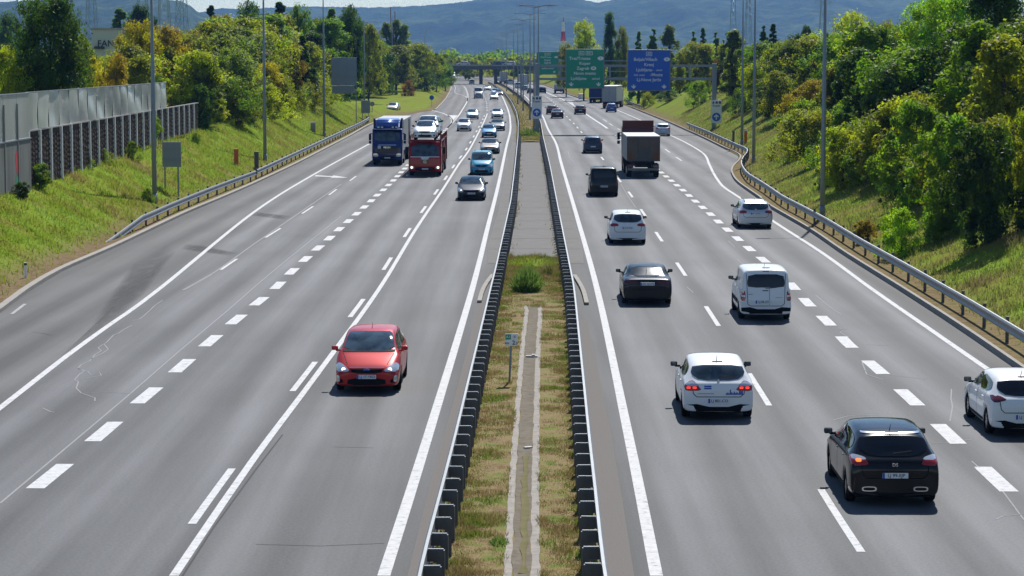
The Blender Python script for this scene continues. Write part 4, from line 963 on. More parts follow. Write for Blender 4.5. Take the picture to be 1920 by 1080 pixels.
# ------------------------------------------------------------------ sign gantries
ZG = 274.
def sign_board(label, px0, py0, px1, py1, Z, mat, lines, arrows, name='direction_sign', rz=0.):
    a, c = P(px0, py0, Z), P(px1, py1, Z); w, h = c.x - a.x, a.z - c.z; cx, cz = (a.x + c.x) / 2, (a.z + c.z) / 2
    o = thing(name, label, 'road sign', (cx, Z - .25, c.z), rz)
    b = B(); b.box((0, .05, h / 2), (w, .08, h), bev=.03); b.obj('sign_frame', 'sign_white' if 0 else 'galv', o)
    b = B(); b.box((0, -.008, h / 2), (w - .22, .05, h - .22), bev=.015); b.obj('sign_panel', mat, o)
    for u, v, s, t in lines:
        m = text_mesh(t, s * h * 1.13, 'sign_white', extr=.006); tt = link('lettering', m, o); tt.rotation_euler = (math.pi / 2, 0, 0); tt.location = (u * w, -.045, v * h)
    for u, v in arrows:
        b = B(); k = h * .055; x0, z0 = u * w, v * h
        b.prism([(x0 - k * .28, z0 + k), (x0 + k * .28, z0 + k), (x0 + k * .28, z0 + .1 * k), (x0 + k, z0 + .55 * k), (x0 + k, z0 + .05 * k), (x0, z0 - k * .9), (x0 - k, z0 + .05 * k), (x0 - k, z0 + .55 * k), (x0 - k * .28, z0 + .1 * k)], -.055, -.035); b.obj('down_arrow', 'sign_white', o)
    return o, w, h
def route(o, w, h, u, v, t, size, ow, oh, ov=False):
    """outlined route box or pale oval with letters"""
    if ov:
        b = B(); n = 18; b.prism([(u * w + ow * math.cos(6.283 * k / n), v * h + oh * math.sin(6.283 * k / n)) for k in range(n)], -.05, -.035); b.obj('country_oval', 'sign_white', o)
        m = text_mesh(t, size, 'sign_black', extr=.004)
    else:
        b = B()
        for dx, dz, sx, sz in ((0, oh, ow * 2, .05), (0, -oh, ow * 2, .05), (ow, 0, .05, oh * 2), (-ow, 0, .05, oh * 2)): b.box((u * w + dx, -.04, v * h + dz), (sx, .02, sz))
        b.obj('route_box', 'sign_white', o); m = text_mesh(t, size, 'sign_white', extr=.004)
    q = link('lettering', m, o); q.rotation_euler = (math.pi / 2, 0, 0); q.location = (u * w, -.055, v * h)
o, w, h = sign_board('large green overhead sign listing Trst/Trieste, Koper and Zagreb', 1060, 92, 1133, 166, ZG, 'sign_green',
    [(-.13, .76, .098, 'Trst/Trieste'), (0, .635, .098, 'Koper'), (-.05, .51, .098, 'Zagreb'), (0, .385, .098, 'Novo mesto'), (-.15, .255, .098, 'Ljubljana-'), (.28, .25, .072, 'zahod')], [(-.35, .105), (.35, .105)])
route(o, w, h, -.09, .895, 'A1', .34, .30, .20); route(o, w, h, .11, .895, 'E57', .34, .38, .20); route(o, w, h, .40, .765, 'I', .30, .36, .23, True); route(o, w, h, .22, .515, 'HR', .26, .33, .22, True)
o, w, h = sign_board('large blue overhead sign listing Beljak/Villach, Kranj and Ljubljana-sever', 1176, 93, 1257, 170.5, ZG, 'sign_blue',
    [(-.08, .76, .096, 'Beljak/Villach'), (0, .635, .096, 'Kranj'), (-.10, .51, .096, 'Ljubljana-'), (.24, .505, .062, 'sever'), (-.22, .385, .062, 'Ind. cona'), (.17, .39, .096, '-Moste'), (0, .27, .096, 'Lj-Nove Jarše')], [(-.35, .10), (.35, .10)])
route(o, w, h, 0, .895, 'A2', .36, .32, .21); route(o, w, h, .41, .765, 'A', .30, .36, .23, True)
o, w, h = sign_board('smaller green overhead sign half hidden by the lamp post, farther along', 1006, 97, 1047.5, 140, 466, 'sign_green',
    [(-.08, .76, .085, 'Trst/Trieste'), (0, .635, .095, 'Koper'), (0, .52, .095, 'Zagreb'), (0, .395, .075, 'Novo mesto'), (0, .275, .075, 'Ljubljana-zahod')], [(.3, .12)])
route(o, w, h, .38, .765, 'I', .26, .34, .2, True); route(o, w, h, 0, .89, 'A1 E57', .3, .62, .2)
def gantry(label, px0, px1, Z, ytop, ybot, th, verts):
    a, c = P(px0, ytop, Z), P(px1, ytop, Z); d = P(px0, ybot, Z)
    o = thing('sign_gantry', label, 'sign gantry', (a.x, Z, 0))
    for x in (a.x, c.x):
        g = min(0., T(x, Z)) - .2
        if x == c.x: g = T(x, Z) - .2
        b = B(); b.box((x - a.x, .25, (g + a.z + .3) / 2), (th, th, a.z + .3 - g), bev=.03); b.obj('post', 'lamp_steel', o)
    for z in (a.z, d.z):
        b = B(); b.box(((c.x - a.x) / 2, .25, z), (c.x - a.x, th * .55, th * .55)); b.obj('beam', 'lamp_steel', o)
    for u in verts:
        b = B(); b.box(((c.x - a.x) * u, .25, (a.z + d.z) / 2), (th * .4, th * .4, a.z - d.z)); b.obj('strut', 'lamp_steel', o)
    return o
gantry('dark steel gantry carrying the large green and blue signs', 1007.5, 1340, ZG, 123.5, 148, .50, (.13, .41, .52, .72, .86))
gantry('second dark gantry farther along carrying the smaller green sign', 977, 1181, 466, 114, 134, .34, (.25, .5, .75))
def lane_sign(label, px0, py0, px1, py1, Z):
    a, c = P(px0, py0, Z), P(px1, py1, Z); w, h = c.x - a.x, a.z - c.z
    o = thing('lane_sign', label, 'road sign', ((a.x + c.x) / 2, Z - .28, c.z), 0, 'white lane signs on the gantry posts')
    b = B(); b.box((0, 0, h / 2), (w, .05, h), bev=.02); b.obj('sign_panel', 'sign_white', o)
    b = B(); n = 28; b.prism([(w * .40 * math.cos(6.283 * k / n), h * .27 + w * .40 * math.sin(6.283 * k / n)) for k in range(n)], -.045, -.025); b.obj('blue_disc', 'sign_blue', o)
    b = B(); k = w * .26; z0 = h * .27
    b.prism([(-k * .2, z0 - k), (k * .2, z0 - k), (k * .2, z0 + .2 * k), (k * .85, z0 - .15 * k), (k * .85, z0 + .3 * k), (0, z0 + k), (-k * .85, z0 + .3 * k), (-k * .85, z0 - .15 * k), (-k * .2, z0 + .2 * k)], -.062, -.046); b.obj('up_arrow', 'sign_white', o)
    b = B()
    for x, l in ((-.30, .16), (.02, .2), (.32, .22)):
        b.prism([((x - l / 2) * w, h * .86), ((x + l / 2) * w, h * .86), ((x + l / 2) * w, h * .925), ((x + l * .15) * w, h * .945), ((x - l * .1) * w, h * .93 if x < 0 else h * .955), ((x - l / 2) * w, h * .90)], -.04, -.026)
        for q in (-.3, .3): b.prism([((x + q * l) * w + .05 * math.cos(6.283 * m / 8), h * .855 + .05 * math.sin(6.283 * m / 8)) for m in range(8)], -.041, -.026)
    b.obj('vehicle_symbol', 'sign_black', o)
    q = link('lettering', text_mesh('Koper', h * .125, 'sign_black', extr=.004), o); q.rotation_euler = (math.pi / 2, 0, 0); q.location = (0, -.04, h * .755)
    return o
lane_sign('white lane sign with blue arrow disc on the left gantry post in the median', 997, 179.5, 1015.8, 222.5, ZG)
lane_sign('white lane sign with blue arrow disc on the right gantry post by the bank', 1333, 187.5, 1352.5, 231, ZG)
# kilometre sign in the near median
x, y = G(955, 721); o = thing('kilometre_sign', 'small green and white kilometre sign on a post in the near median', 'road sign', (x, y, .02))
p0, p1 = P(947, 627, y), P(971, 650, y); sw, sh = p1.x - p0.x, p0.z - p1.z; cx = (p0.x + p1.x) / 2 - x
b = B(); b.box((cx, 0, p1.z + sh / 2), (sw, .02, sh), bev=.006); b.obj('sign_panel', 'sign_white', o)
b = B(); b.box((cx - sw * .26, -.014, p1.z + sh * .74), (sw * .42, .01, sh * .42)); b.obj('green_field', 'sign_green', o)
for t, u, v, s, mt in (('A1', -.26, .74, .30, 'sign_white'), ('0', .25, .74, .28, 'decal_blue'), ('km', -.34, .24, .26, 'ink'), ('2', .17, .26, .48, 'ink'), ('.2', .39, .22, .28, 'ink')):
    q = link('lettering', text_mesh(t, s * sh, mt, extr=.001), o); q.rotation_euler = (math.pi / 2, 0, 0); q.location = (cx + u * sw, -.0225, p1.z + v * sh)
b = B(); b.tube([(0, .02, 0), (cx, .02, p1.z + sh * .9)], .03, 8); b.box((0, .02, 0), (.16, .16, .06), bev=.01); b.obj('post', 'lamp_steel', o)
# boards seen from behind
def back_board(label, px0, py0, px1, py1, pyb, legs, name='information_board'):
    lx, Z = ground_px((px0 + px1) / 2, pyb); a, c = P(px0, py0, Z), P(px1, py1, Z); w, h = c.x - a.x, a.z - c.z
    o = thing(name, label, 'road sign', ((a.x + c.x) / 2, Z, 0))
    b = B(); b.box((0, 0, (a.z + c.z) / 2), (w, .06, h), bev=.02); b.obj('sign_panel', 'sign_back', o)
    for v in (.3, .7):
        b = B(); b.box((0, -.05, c.z + h * v), (w * .96, .05, .06)); b.obj('stiffener', 'lamp_steel', o)
    for u in legs:
        xx = (u - .5) * w; g = T(o.location.x + xx, Z); b = B(); b.tube([(xx, .06, g - .3), (xx, .06, a.z - .1)], .05, 8); b.obj('leg', 'lamp_steel', o)
    return o
back_board('grey back of a two-legged sign beside the nearest left lamp post', 304, 266, 340, 313, 362, (.12, .82))
o = back_board('large blue-grey board seen from behind on a dark post', 621, 108, 669, 160, 227, (.97,), 'information_board')
b = B(); b.box((-.1, .1, P(0, 168, o.location.y).z), (P(669, 0, 300).x - P(628, 0, 300).x, .08, 1.0), bev=.02); b.obj('lower_panel', 'sign_back', o)
back_board('small grey sign back beside the thin fourth left lamp post', 677, 188, 694, 212, 226, (.15, .85))
def round_sign(label, px, py, rpx, pyb):
    x, Z = ground_px(px, pyb); p = P(px, py, Z); o = thing('round_sign', label, 'road sign', (x, Z, T(x, Z)))
    b = B(); n = 20; rr = rpx * Z / F; b.prism([(rr * math.cos(6.283 * k / n), p.z - T(x, Z) + rr * math.sin(6.283 * k / n)) for k in range(n)], -.02, .02); b.obj('disc', 'sign_blue' if px > 780 else 'sign_back', o)
    b = B(); b.tube([(0, .04, -.2), (0, .04, p.z - T(x, Z))], .04, 8); b.obj('post', 'lamp_steel', o)
round_sign('round blue sign on the grass island by the slip road', 809.5, 183, 4.4, 199); round_sign('round sign back right of the small grey sign back', 698, 195, 4.5, 210)
# posts and small roadside things
def marker(name, label, cat, px, pyb, pyt, wpx, mat, topmat=None, grp=None):
    x, Z = ground_px(px, pyb); h = (pyb - pyt) * Z / F; w = wpx * Z / F; o = thing(name, label, cat, (x, Z, T(x, Z)), .2, grp)
    b = B(); b.box((0, 0, h / 2 - .1), (w, w * .7, h + .2), bev=w * .12); b.obj('body', mat, o)
    b = B(); b.box((0, 0, h - .10 * h), (w * 1.06, w * .76, h * .16), bev=w * .1); b.obj('cap', topmat or mat, o)
    return o
marker('delineator_post', 'short delineator post with black top beside the left kerb', 'roadside post', 48, 521, 492, 5, 'sign_white', 'sign_black')
marker('emergency_phone', 'orange emergency post on the grass behind the left guardrail', 'emergency phone', 443, 310, 279, 8, 'orange')
marker('marker_post', 'dark grey post standing at the gap of the left guardrails', 'roadside post', 481, 318, 284, 8, 'post_steel')
marker('cable_cabinet', 'small pale cabinet between second and third left lamp posts', 'cabinet', 587, 246, 228, 9, 'concrete', 'sign_white')
marker('marker_post', 'dark post behind the curved end of the right guardrail', 'roadside post', 1375, 268, 244, 4, 'post_steel')
marker('emergency_phone', 'orange post with white top right of the twin lamp posts', 'emergency phone', 1398, 268, 241, 5, 'orange', 'sign_white')
marker('marker_board', 'small red and white board on the nose of the exit road', 'marker board', 1089, 186.5, 176, 9, 'sign_white', 'red_paint')
x, y = G(997, 674); b = B(); b.box((0, 0, .05), (.36, .10, .05), bev=.012); b.box((.05, .03, .09), (.10, .12, .03), bev=.01); o = tag(b.obj('litter', 'debris'), 'pale broken piece lying across the gutter near the kilometre sign', 'litter'); o.location = (x, y, .05)
x, y = G(990, 846); b = B(); b.box((0, 0, .03), (.20, .09, .04), R_ := Matrix.Rotation(.5, 3, 'Z'), bev=.012); o = tag(b.obj('litter', 'debris'), 'flat pale scrap lying in the gutter further forward', 'litter'); o.location = (x, y, .06)
# low hedge or island behind far grass right, the two ground drains
# ------------------------------------------------------------------ flyover
YB = 752.
ZD = 6.1
o = thing('flyover', 'grey concrete flyover crossing the motorway in the distance', 'bridge', (0, YB, 0))
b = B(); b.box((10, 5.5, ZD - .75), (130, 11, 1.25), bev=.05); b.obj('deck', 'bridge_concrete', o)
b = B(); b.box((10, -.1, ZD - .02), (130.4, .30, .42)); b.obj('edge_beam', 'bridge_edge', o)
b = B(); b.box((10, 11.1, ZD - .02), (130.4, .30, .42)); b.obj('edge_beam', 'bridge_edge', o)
for yy in (.1, 10.9):
    b = B()
    for x in np.arange(-54, 75, 2.): b.box((x, yy, ZD + .7), (.06, .06, 1.05))
    for z in (.55, .85, 1.2): b.box((10, yy, ZD + z), (130, .05, .06))
    b.obj('railing', 'post_steel', o)
for px in (835, 902, 929.5, 988, 1062):
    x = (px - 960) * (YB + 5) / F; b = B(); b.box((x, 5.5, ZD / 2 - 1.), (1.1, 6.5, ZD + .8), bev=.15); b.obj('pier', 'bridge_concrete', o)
# ------------------------------------------------------------------ pylons, mast, building
def pylon_mesh(H, w0, w1, arms):
    b = B()
    def bar(p, q, r=.11): b.tube([p, q], r, 4, False)
    n = 8
    lev = [(H * k / n, lerp(w0, w1, (k / n) ** .75)) for k in range(n + 1)]
    for (z0, a), (z1, c) in zip(lev, lev[1:]):
        for sx, sy in ((1, 1), (1, -1), (-1, 1), (-1, -1)): bar((sx * a, sy * a, z0), (sx * c, sy * c, z1), .14)
        for sy in (1, -1): bar((-a, sy * a, z0), (c, sy * c, z1), .08); bar((a, sy * a, z0), (-c, sy * c, z1), .08)
        for sx in (1, -1): bar((sx * a, -a, z0), (sx * c, c, z1), .08); bar((sx * c, -c, z1), (sx * c, c, z1), .08)
    return b.mesh('tower', 'lamp_steel')
def arm_mesh(H, L):
    b = B()
    for sx in (1, -1):
        b.tube([(0, 0, H), (sx * L, 0, H)], .12, 4, False); b.tube([(0, 0, H + 1.6), (sx * L, 0, H)], .1, 4, False)
        for k in (.35, .7, 1.): b.tube([(sx * L * k, 0, H), (sx * L * k, 0, H - 1.3)], .07, 5, False)
    return b.mesh('cross_arm', 'lamp_steel')
pt = pylon_mesh(34, 2.6, .7, 3); ams = [arm_mesh(20, 6.5), arm_mesh(25, 5.), arm_mesh(30, 3.6)]
pt2 = pylon_mesh(46, 3., .8, 3); am2 = [arm_mesh(33, 6.5), arm_mesh(38, 5.), arm_mesh(43, 3.6)]
for px, Z, big, lb in ((76, 560, 0, 'lattice pylon directly behind the tall dark left tree'), (177, 900, 1, 'narrow lattice pylon above the pale building'), (272, 800, 1, 'left pylon of the group behind the nearest left lamp post'), (312, 780, 1, 'middle pylon of the group behind the nearest left lamp post'), (345, 860, 1, 'right pylon of the group behind the nearest left lamp post'), (1372, 1250, 1, 'distant pylon left of the twin lamp posts'), (1400, 1350, 1, 'distant pylon between the twin lamp posts'), (1539, 1250, 1, 'distant pylon beside the top of the near right lamp post')):
    x = (px - 960) * Z / F; o = thing('pylon', lb, 'pylon', (x, Z, -.5), .35 + px * .01, 'electricity pylons')
    link('tower', pt2 if big else pt, o)
    for a_ in (am2 if big else ams): link('cross_arm', a_, o)
Z = 1500.; x = (1055.5 - 960) * Z / F; o = thing('radio_mast', 'red and white lattice mast with platforms in the far distance', 'mast', (x, Z, 0))
for k in range(5):
    b = B(); z0, z1 = 6.8 * k * .9, 6.8 * (k + 1) * .9; r0, r1 = 3.2 - .55 * k, 3.2 - .55 * (k + 1)
    for t in range(4):
        c, s = math.cos(t * math.pi / 2 + .4), math.sin(t * math.pi / 2 + .4); c2, s2 = math.cos((t + 1) * math.pi / 2 + .4), math.sin((t + 1) * math.pi / 2 + .4)
        b.tube([(r0 * c, r0 * s, z0), (r1 * c, r1 * s, z1)], .3, 4); b.tube([(r0 * c, r0 * s, z0), (r1 * c2, r1 * s2, z1)], .2, 4); b.tube([(r0 * c2, r0 * s2, z0), (r1 * c, r1 * s, z1)], .2, 4)
    b.box((0, 0, z1), (r1 * 3, r1 * 3, .5)); b.obj('section', 'red_paint' if k % 2 else 'sign_white', o)
b = B(); b.tube([(0, 0, 30), (0, 0, 34)], .3, 5); b.obj('tip', 'red_paint', o)
Z = 880.; x = (738 - 960) * Z / F; o = thing('twin_mast', 'twin red aerial poles above the slender poplars', 'mast', (x, Z, 0))
for q in (-.8, .8):
    b = B(); b.tube([(q, 0, 0), (q, 0, CAMH + (105 - 18 - 5 * q) * Z / F)], .15, 6); b.obj('pole', 'rust_wood', o)
Z = 330.; a, c = P(172, 56, Z), P(232, 110, Z); w = c.x - a.x; o = thing('building', 'pale flat-roofed building with dark lettering between the left trees', 'building', ((a.x + c.x) / 2, Z, T((a.x + c.x) / 2, Z) - 1))
z1 = a.z - o.location.z
b = B(); b.box((0, 6, z1 / 2), (w, 12, z1)); b.obj('wall', 'building_wall', o)
b = B(); b.box((0, 6, z1 + .12), (w + .3, 12.3, .3)); b.obj('roof_edge', 'concrete', o)
q = link('lettering', text_mesh('FAN', 1.25, 'ink', extr=.02), o); q.rotation_euler = (math.pi / 2, 0, 0); q.location = (P(197, 0, Z).x - o.location.x, -.05, P(0, 82, Z).z - o.location.z)
b = B(); b.box((P(185, 0, Z).x - o.location.x, -.3, P(0, 89.5, Z).z - o.location.z), (1.4, .6, .35)); b.obj('canopy', 'ink', o)

# ------------------------------------------------------------------ haze : one closed box of air
b = B(); b.box((0, 2990, 107), (9000, 6100, 226))
def haze_mat():
    m, t, bb = newmat('haze'); N = t.nodes; N.remove(bb); out = [n for n in N if n.type == 'OUTPUT_MATERIAL'][0]
    pv = N.new('ShaderNodeVolumePrincipled'); pv.inputs['Color'].default_value = (.22, .48, 1., 1); pv.inputs['Density'].default_value = HAZE; pv.inputs['Anisotropy'].default_value = 0.
    t.links.new(pv.outputs[0], out.inputs['Volume']); return m
HAZE = 1.0e-4
o = b.obj('haze', haze_mat()); tag(o, kind='stuff'); tag(o, 'thin bluish haze over the whole valley', 'haze')
# ------------------------------------------------------------------ cars
PROF = {   # top line along the length (0 nose .. 1 tail): metres above ground for H = 1.48 ; last = tail edge
 'hatch': dict(L=4.3, W=1.80, H=1.47, top=[(0, .60), (.02, .70), (.06, .77), (.14, .88), (.235, .985), (.34, 1.22), (.43, 1.405), (.52, 1.465), (.64, 1.47), (.78, 1.43), (.86, 1.36), (.915, 1.17), (.955, 1.00), (.985, .93), (1, .76)]),
 'mpv':   dict(L=4.35, W=1.83, H=1.60, top=[(0, .60), (.02, .72), (.06, .82), (.13, .95), (.20, 1.06), (.29, 1.30), (.38, 1.50), (.48, 1.585), (.62, 1.60), (.78, 1.57), (.90, 1.50), (.945, 1.28), (.97, 1.08), (.988, .98), (1, .78)]),
 'sedan': dict(L=4.75, W=1.85, H=1.41, top=[(0, .58), (.02, .68), (.06, .75), (.14, .84), (.27, .95), (.36, 1.16), (.44, 1.33), (.53, 1.405), (.63, 1.40), (.72, 1.34), (.80, 1.19), (.87, 1.05), (.95, 1.01), (.982, .97), (1, .78)]),
 'estate': dict(L=4.75, W=1.84, H=1.47, top=[(0, .60), (.02, .70), (.06, .77), (.14, .87), (.25, .97), (.34, 1.20), (.42, 1.38), (.52, 1.465), (.66, 1.47), (.82, 1.44), (.91, 1.36), (.955, 1.12), (.975, 1.00), (.99, .93), (1, .74)]),
 'van':   dict(L=4.40, W=1.81, H=1.80, top=[(0, .62), (.015, .80), (.05, .93), (.12, 1.05), (.185, 1.14), (.27, 1.45), (.345, 1.69), (.43, 1.78), (.60, 1.80), (.80, 1.80), (.955, 1.77), (.975, 1.35), (.985, 1.08), (.993, .95), (1, .70)]),
 'suv':   dict(L=4.5, W=1.86, H=1.66, top=[(0, .72), (.02, .84), (.06, .92), (.14, 1.02), (.23, 1.11), (.32, 1.36), (.41, 1.57), (.50, 1.65), (.64, 1.66), (.80, 1.62), (.89, 1.54), (.94, 1.28), (.965, 1.10), (.985, 1.0), (1, .80)]),
}
def make_body(k, W, H, L):
    p = PROF[k]; top = np.array(p['top']); sz = H / p['H']
    van = k == 'van'
    ztop = lambda t: np.interp(t, top[:, 0], top[:, 1]) * sz
    tc_ = top[4, 0]                                                     # cowl
    zc_ = top[4, 1]; zt_ = top[-2, 1]
    belt = lambda t: np.interp(t, [0, .03, .1, tc_, .55, .88, .985, 1], [.50, .60, .74, zc_ - .07, zc_ - .03, min(zc_ + .01, zt_ + .05), zt_ - .07, .60]) * sz
    wid = lambda t: np.interp(t, [0, .015, .05, .12, .25, .8, .93, .98, 1], [.80, .89, .95, .985, 1, 1, .99, .975, .93 if not van else .965]) * W / 2
    wr = lambda t: np.interp(t, [0, .05, .14, tc_, top[6, 0], .6, top[10, 0], top[12, 0], 1], ([.66, .74, .79, .82, .72, .73, .70, .80, .76] if not van else [.6, .7, .78, .85, .80, .83, .82, .84, .84])) * W / 2
    zb = lambda t: np.interp(t, [0, .05, .2, .8, .95, 1], [.22, .17, .16, .16, .19, .23])
    fa, ra = (.205 if not van else .19), (.80 if k in ('sedan', 'estate') else .825 if k != 'van' else .82)
    dA = .36 / L; ts = sorted(set([0, .015, .05, tc_ ] + [float(a) for a in top[5:, 0]] + [.992] + [fa - dA, fa - dA * .6, fa, fa + dA * .6, fa + dA, ra - dA, ra - dA * .6, ra, ra + dA * .6, ra + dA, .5]))
    q = [ts[0]]
    for t in ts[1:]:
        if t - q[-1] > .0055 or t in (1,): q.append(t)
    ts = q; b = B(); bm = b.bm; rings = []
    for t in ts:
        y = L / 2 - t * L; w = wid(t); zt = ztop(t); ze = min(belt(t), zt - .03); h = zt - ze; z0 = zb(t); r = wr(t)
        d = min(abs(t - fa), abs(t - ra)) / dA; arch = max(0., 1 - d ** 2) ** .5 if d < 1 else 0.
        z1 = z0 + (.70 - z0) * arch; z2 = z0 + .07 + (.72 - z0 - .07) * arch; zm = max(z2 + .05, lerp(z0, ze, .58))
        r = min(r, w - .10)
        pts = [(0, z0 + .25 * arch), (.88 * w, z1), (w - .015, z2), (w, zm), (w - .025, ze), (w - .085, ze + min(.05, .4 * h)), (r + .045, zt - min(.09, .35 * h)), (r - .07, zt - min(.018, .1 * h)), (0, zt)]
        rings.append(([bm.verts.new((a, y, c)) for a, c in pts], [None if a == 0 else bm.verts.new((-a, y, c)) for a, c in pts]))
    def vv(R_, s, j): return R_[0][j] if s > 0 or R_[1][j] is None else R_[1][j]
    for A, C in zip(rings, rings[1:]):
        for s in (1, -1):
            for j in range(8): bm.faces.new((vv(A, s, j), vv(A, s, j + 1), vv(C, s, j + 1), vv(C, s, j)))
    for A in (rings[0], rings[-1]):
        for j in range(8):
            f = [A[0][j], A[0][j + 1], vv(A, -1, j + 1), vv(A, -1, j)]
            f2 = [x for i, x in enumerate(f) if x not in f[:i]]
            if len(f2) >= 3: bm.faces.new(f2)
    bmesh.ops.recalc_face_normals(bm, faces=bm.faces)
    me = bpy.data.meshes.new('body'); bm.to_mesh(me); bm.free()
    o = bpy.data.objects.new('body', me); COL.objects.link(o); md = o.modifiers.new('s', 'SUBSURF'); md.levels = 2; md.render_levels = 2
    dg = bpy.context.evaluated_depsgraph_get(); m2 = bpy.data.meshes.new_from_object(o.evaluated_get(dg)); bpy.data.objects.remove(o); bpy.data.meshes.remove(me)
    m2.polygons.foreach_set('use_smooth', [True] * len(m2.polygons)); m2.name = 'body'
    bv = BVHTree.FromPolygons([v.co.copy() for v in m2.vertices], [tuple(pp.vertices) for pp in m2.polygons])
    return m2, bv, fa, ra
def chaikin(p, n=2):
    for _ in range(n):
        q = []
        for i in range(len(p)):
            a, c = np.array(p[i], float), np.array(p[(i + 1) % len(p)], float); q += [a * .8 + c * .2, a * .2 + c * .8]
        p = q
    return p
def cast(bv, ax, sg, u, v):
    if ax == 'y': o, d = Vector((u, sg * 12, v)), Vector((0, -sg, 0))
    elif ax == 'x': o, d = Vector((sg * 6, u, v)), Vector((-sg, 0, 0))
    else: o, d = Vector((u, v, 9)), Vector((0, 0, -1))
    return bv.ray_cast(o, d), d
def patch(bv, poly, ax, sg, mat, name, parent, off=.010, sm=1, rings=9, maxe=.06):
    """a thin skin lying on the bodywork inside the given outline"""
    p = chaikin(poly, sm) if sm else [np.array(a, float) for a in poly]
    q = []
    for i in range(len(p)):
        a, c = p[i], p[(i + 1) % len(p)]; k = max(1, int(np.linalg.norm(c - a) / maxe))
        q += [a + (c - a) * j / k for j in range(k)]
    cen = np.mean(q, 0); b = B(); R_ = []; last = None
    def put(u):
        nonlocal last
        (loc, nrm, _, _), d = cast(bv, ax, sg, u[0], u[1])
        if loc is None:
            uu = cen + (u - cen) * .93; (loc, nrm, _, _), d = cast(bv, ax, sg, uu[0], uu[1])
        if loc is None: return None
        if nrm.dot(d) > 0: nrm = -nrm
        return b.bm.verts.new(loc + nrm * off)
    for r in range(rings):
        f = 1 - r / rings; R_.append([put(cen + (np.array(u) - cen) * f) for u in q])
    c = put(cen); n = len(q)
    for A, C in zip(R_, R_[1:]):
        for i in range(n):
            f = [A[i], A[(i + 1) % n], C[(i + 1) % n], C[i]]
            if all(x is not None for x in f): b.bm.faces.new(f)
    for i in range(n):
        f = [R_[-1][i], R_[-1][(i + 1) % n], c]
        if all(x is not None for x in f): b.bm.faces.new(f)
    if not b.bm.faces: b.bm.free(); return None
    return b.obj(name, mat, parent, True)
def strip(bv, pts, ax, sg, w, mat, name, parent, off=.007):
    pts = [np.array(a, float) for a in pts]; q = []
    for a, c in zip(pts, pts[1:]):
        k = max(1, int(np.linalg.norm(c - a) / .06)); q += [a + (c - a) * j / k for j in range(k)]
    q.append(pts[-1]); b = B(); prev = None
    for i, u in enumerate(q):
        t = q[min(i + 1, len(q) - 1)] - q[max(i - 1, 0)]; t /= np.linalg.norm(t) + 1e-9; n = np.array([-t[1], t[0]]) * w / 2; cur = []
        for s in (1, -1):
            (loc, nrm, _, _), d = cast(bv, ax, sg, *(u + n * s))
            if loc is None: cur = None; break
            if nrm.dot(d) > 0: nrm = -nrm
            cur.append(b.bm.verts.new(loc + nrm * off))
        if prev and cur: b.bm.faces.new((prev[0], prev[1], cur[1], cur[0]))
        prev = cur
    if not b.bm.faces: b.bm.free(); return
    return b.obj(name, mat, parent, True)
mir = lambda p: [(-a, c) for a, c in p]
WHEEL = {}
def wheel_meshes(r):
    if r not in WHEEL:
        b = B(); n = 24; prof = [(.0, r * .66), (.0, r * .93), (.03, r), (.17, r), (.20, r * .93), (.20, r * .66)]
        rg_ = [[b.bm.verts.new((x, rr * math.cos(6.2832 * k / n), rr * math.sin(6.2832 * k / n))) for k in range(n)] for x, rr in prof]
        for A, C in zip(rg_, rg_[1:]):
            for k in range(n): b.bm.faces.new((A[k], A[(k + 1) % n], C[(k + 1) % n], C[k]))
        tyre = b.mesh('tyre', 'rubber', True)
        b = B(); rr = r * .67
        for sp in range(7):
            a = 6.2832 * sp / 7; w_ = .16
            b.poly([(.185, rr * .15 * math.cos(a - 1.2), rr * .15 * math.sin(a - 1.2)), (.175, rr * math.cos(a - w_), rr * math.sin(a - w_)), (.175, rr * math.cos(a + w_), rr * math.sin(a + w_)), (.185, rr * .15 * math.cos(a + 1.2), rr * .15 * math.sin(a + 1.2))])
        b.disc((.18, 0, 0), rr * .26, 'x'); 
        o_ = [(.176, rr * .9 * math.cos(6.2832 * k / n), rr * .9 * math.sin(6.2832 * k / n)) for k in range(n)]; i_ = [(.176, rr * math.cos(6.2832 * k / n), rr * math.sin(6.2832 * k / n)) for k in range(n)]
        for k in range(n): b.poly([o_[k], o_[(k + 1) % n], i_[(k + 1) % n], i_[k]])
        rim = b.mesh('rim', 'alloy'); b = B(); b.disc((.10, 0, 0), rr, 'x'); bk = b.mesh('hub', 'under'); WHEEL[r] = (tyre, rim, bk)
    return WHEEL[r]
def add_wheels(root, W, axles, r=.315, tw=.20):
    t, rm, bk = wheel_meshes(r)
    for y in axles:
        for s in (1, -1):
            w = link('wheel', t, root, (s * (W / 2 - .225), y, r)); 
            if s < 0: w.rotation_euler = (0, 0, math.pi)
            link('rim', rm, w); link('hub', bk, w)
BODIES = {}
def add_plate(bv, root, z, sg, yoff, txt, x0=0., w=.52):
    loc = None
    (loc, nrm, _, _), d = cast(bv, 'y', sg, x0, z)
    if loc is None: return
    y = loc.y + sg * .02
    o = None; b = B(); b.box((x0, y, z), (w, .014, .112), bev=.004); o = b.obj('number_plate', 'plate', root)
    b = B(); xb = x0 + (w / 2 - .025) * (1 if sg > 0 else -1); b.box((xb, y + sg * .009, z), (.045, .004, .108)); b.obj('country_band', 'plate_blue', o)
    if txt:
        m = text_mesh(txt, .098, 'ink'); q = link('lettering', m, o); q.location = (x0 + (-.02 if sg > 0 else .02), y + sg * .0095, z)
        q.rotation_euler = (math.pi / 2, 0, math.pi if sg > 0 else 0)
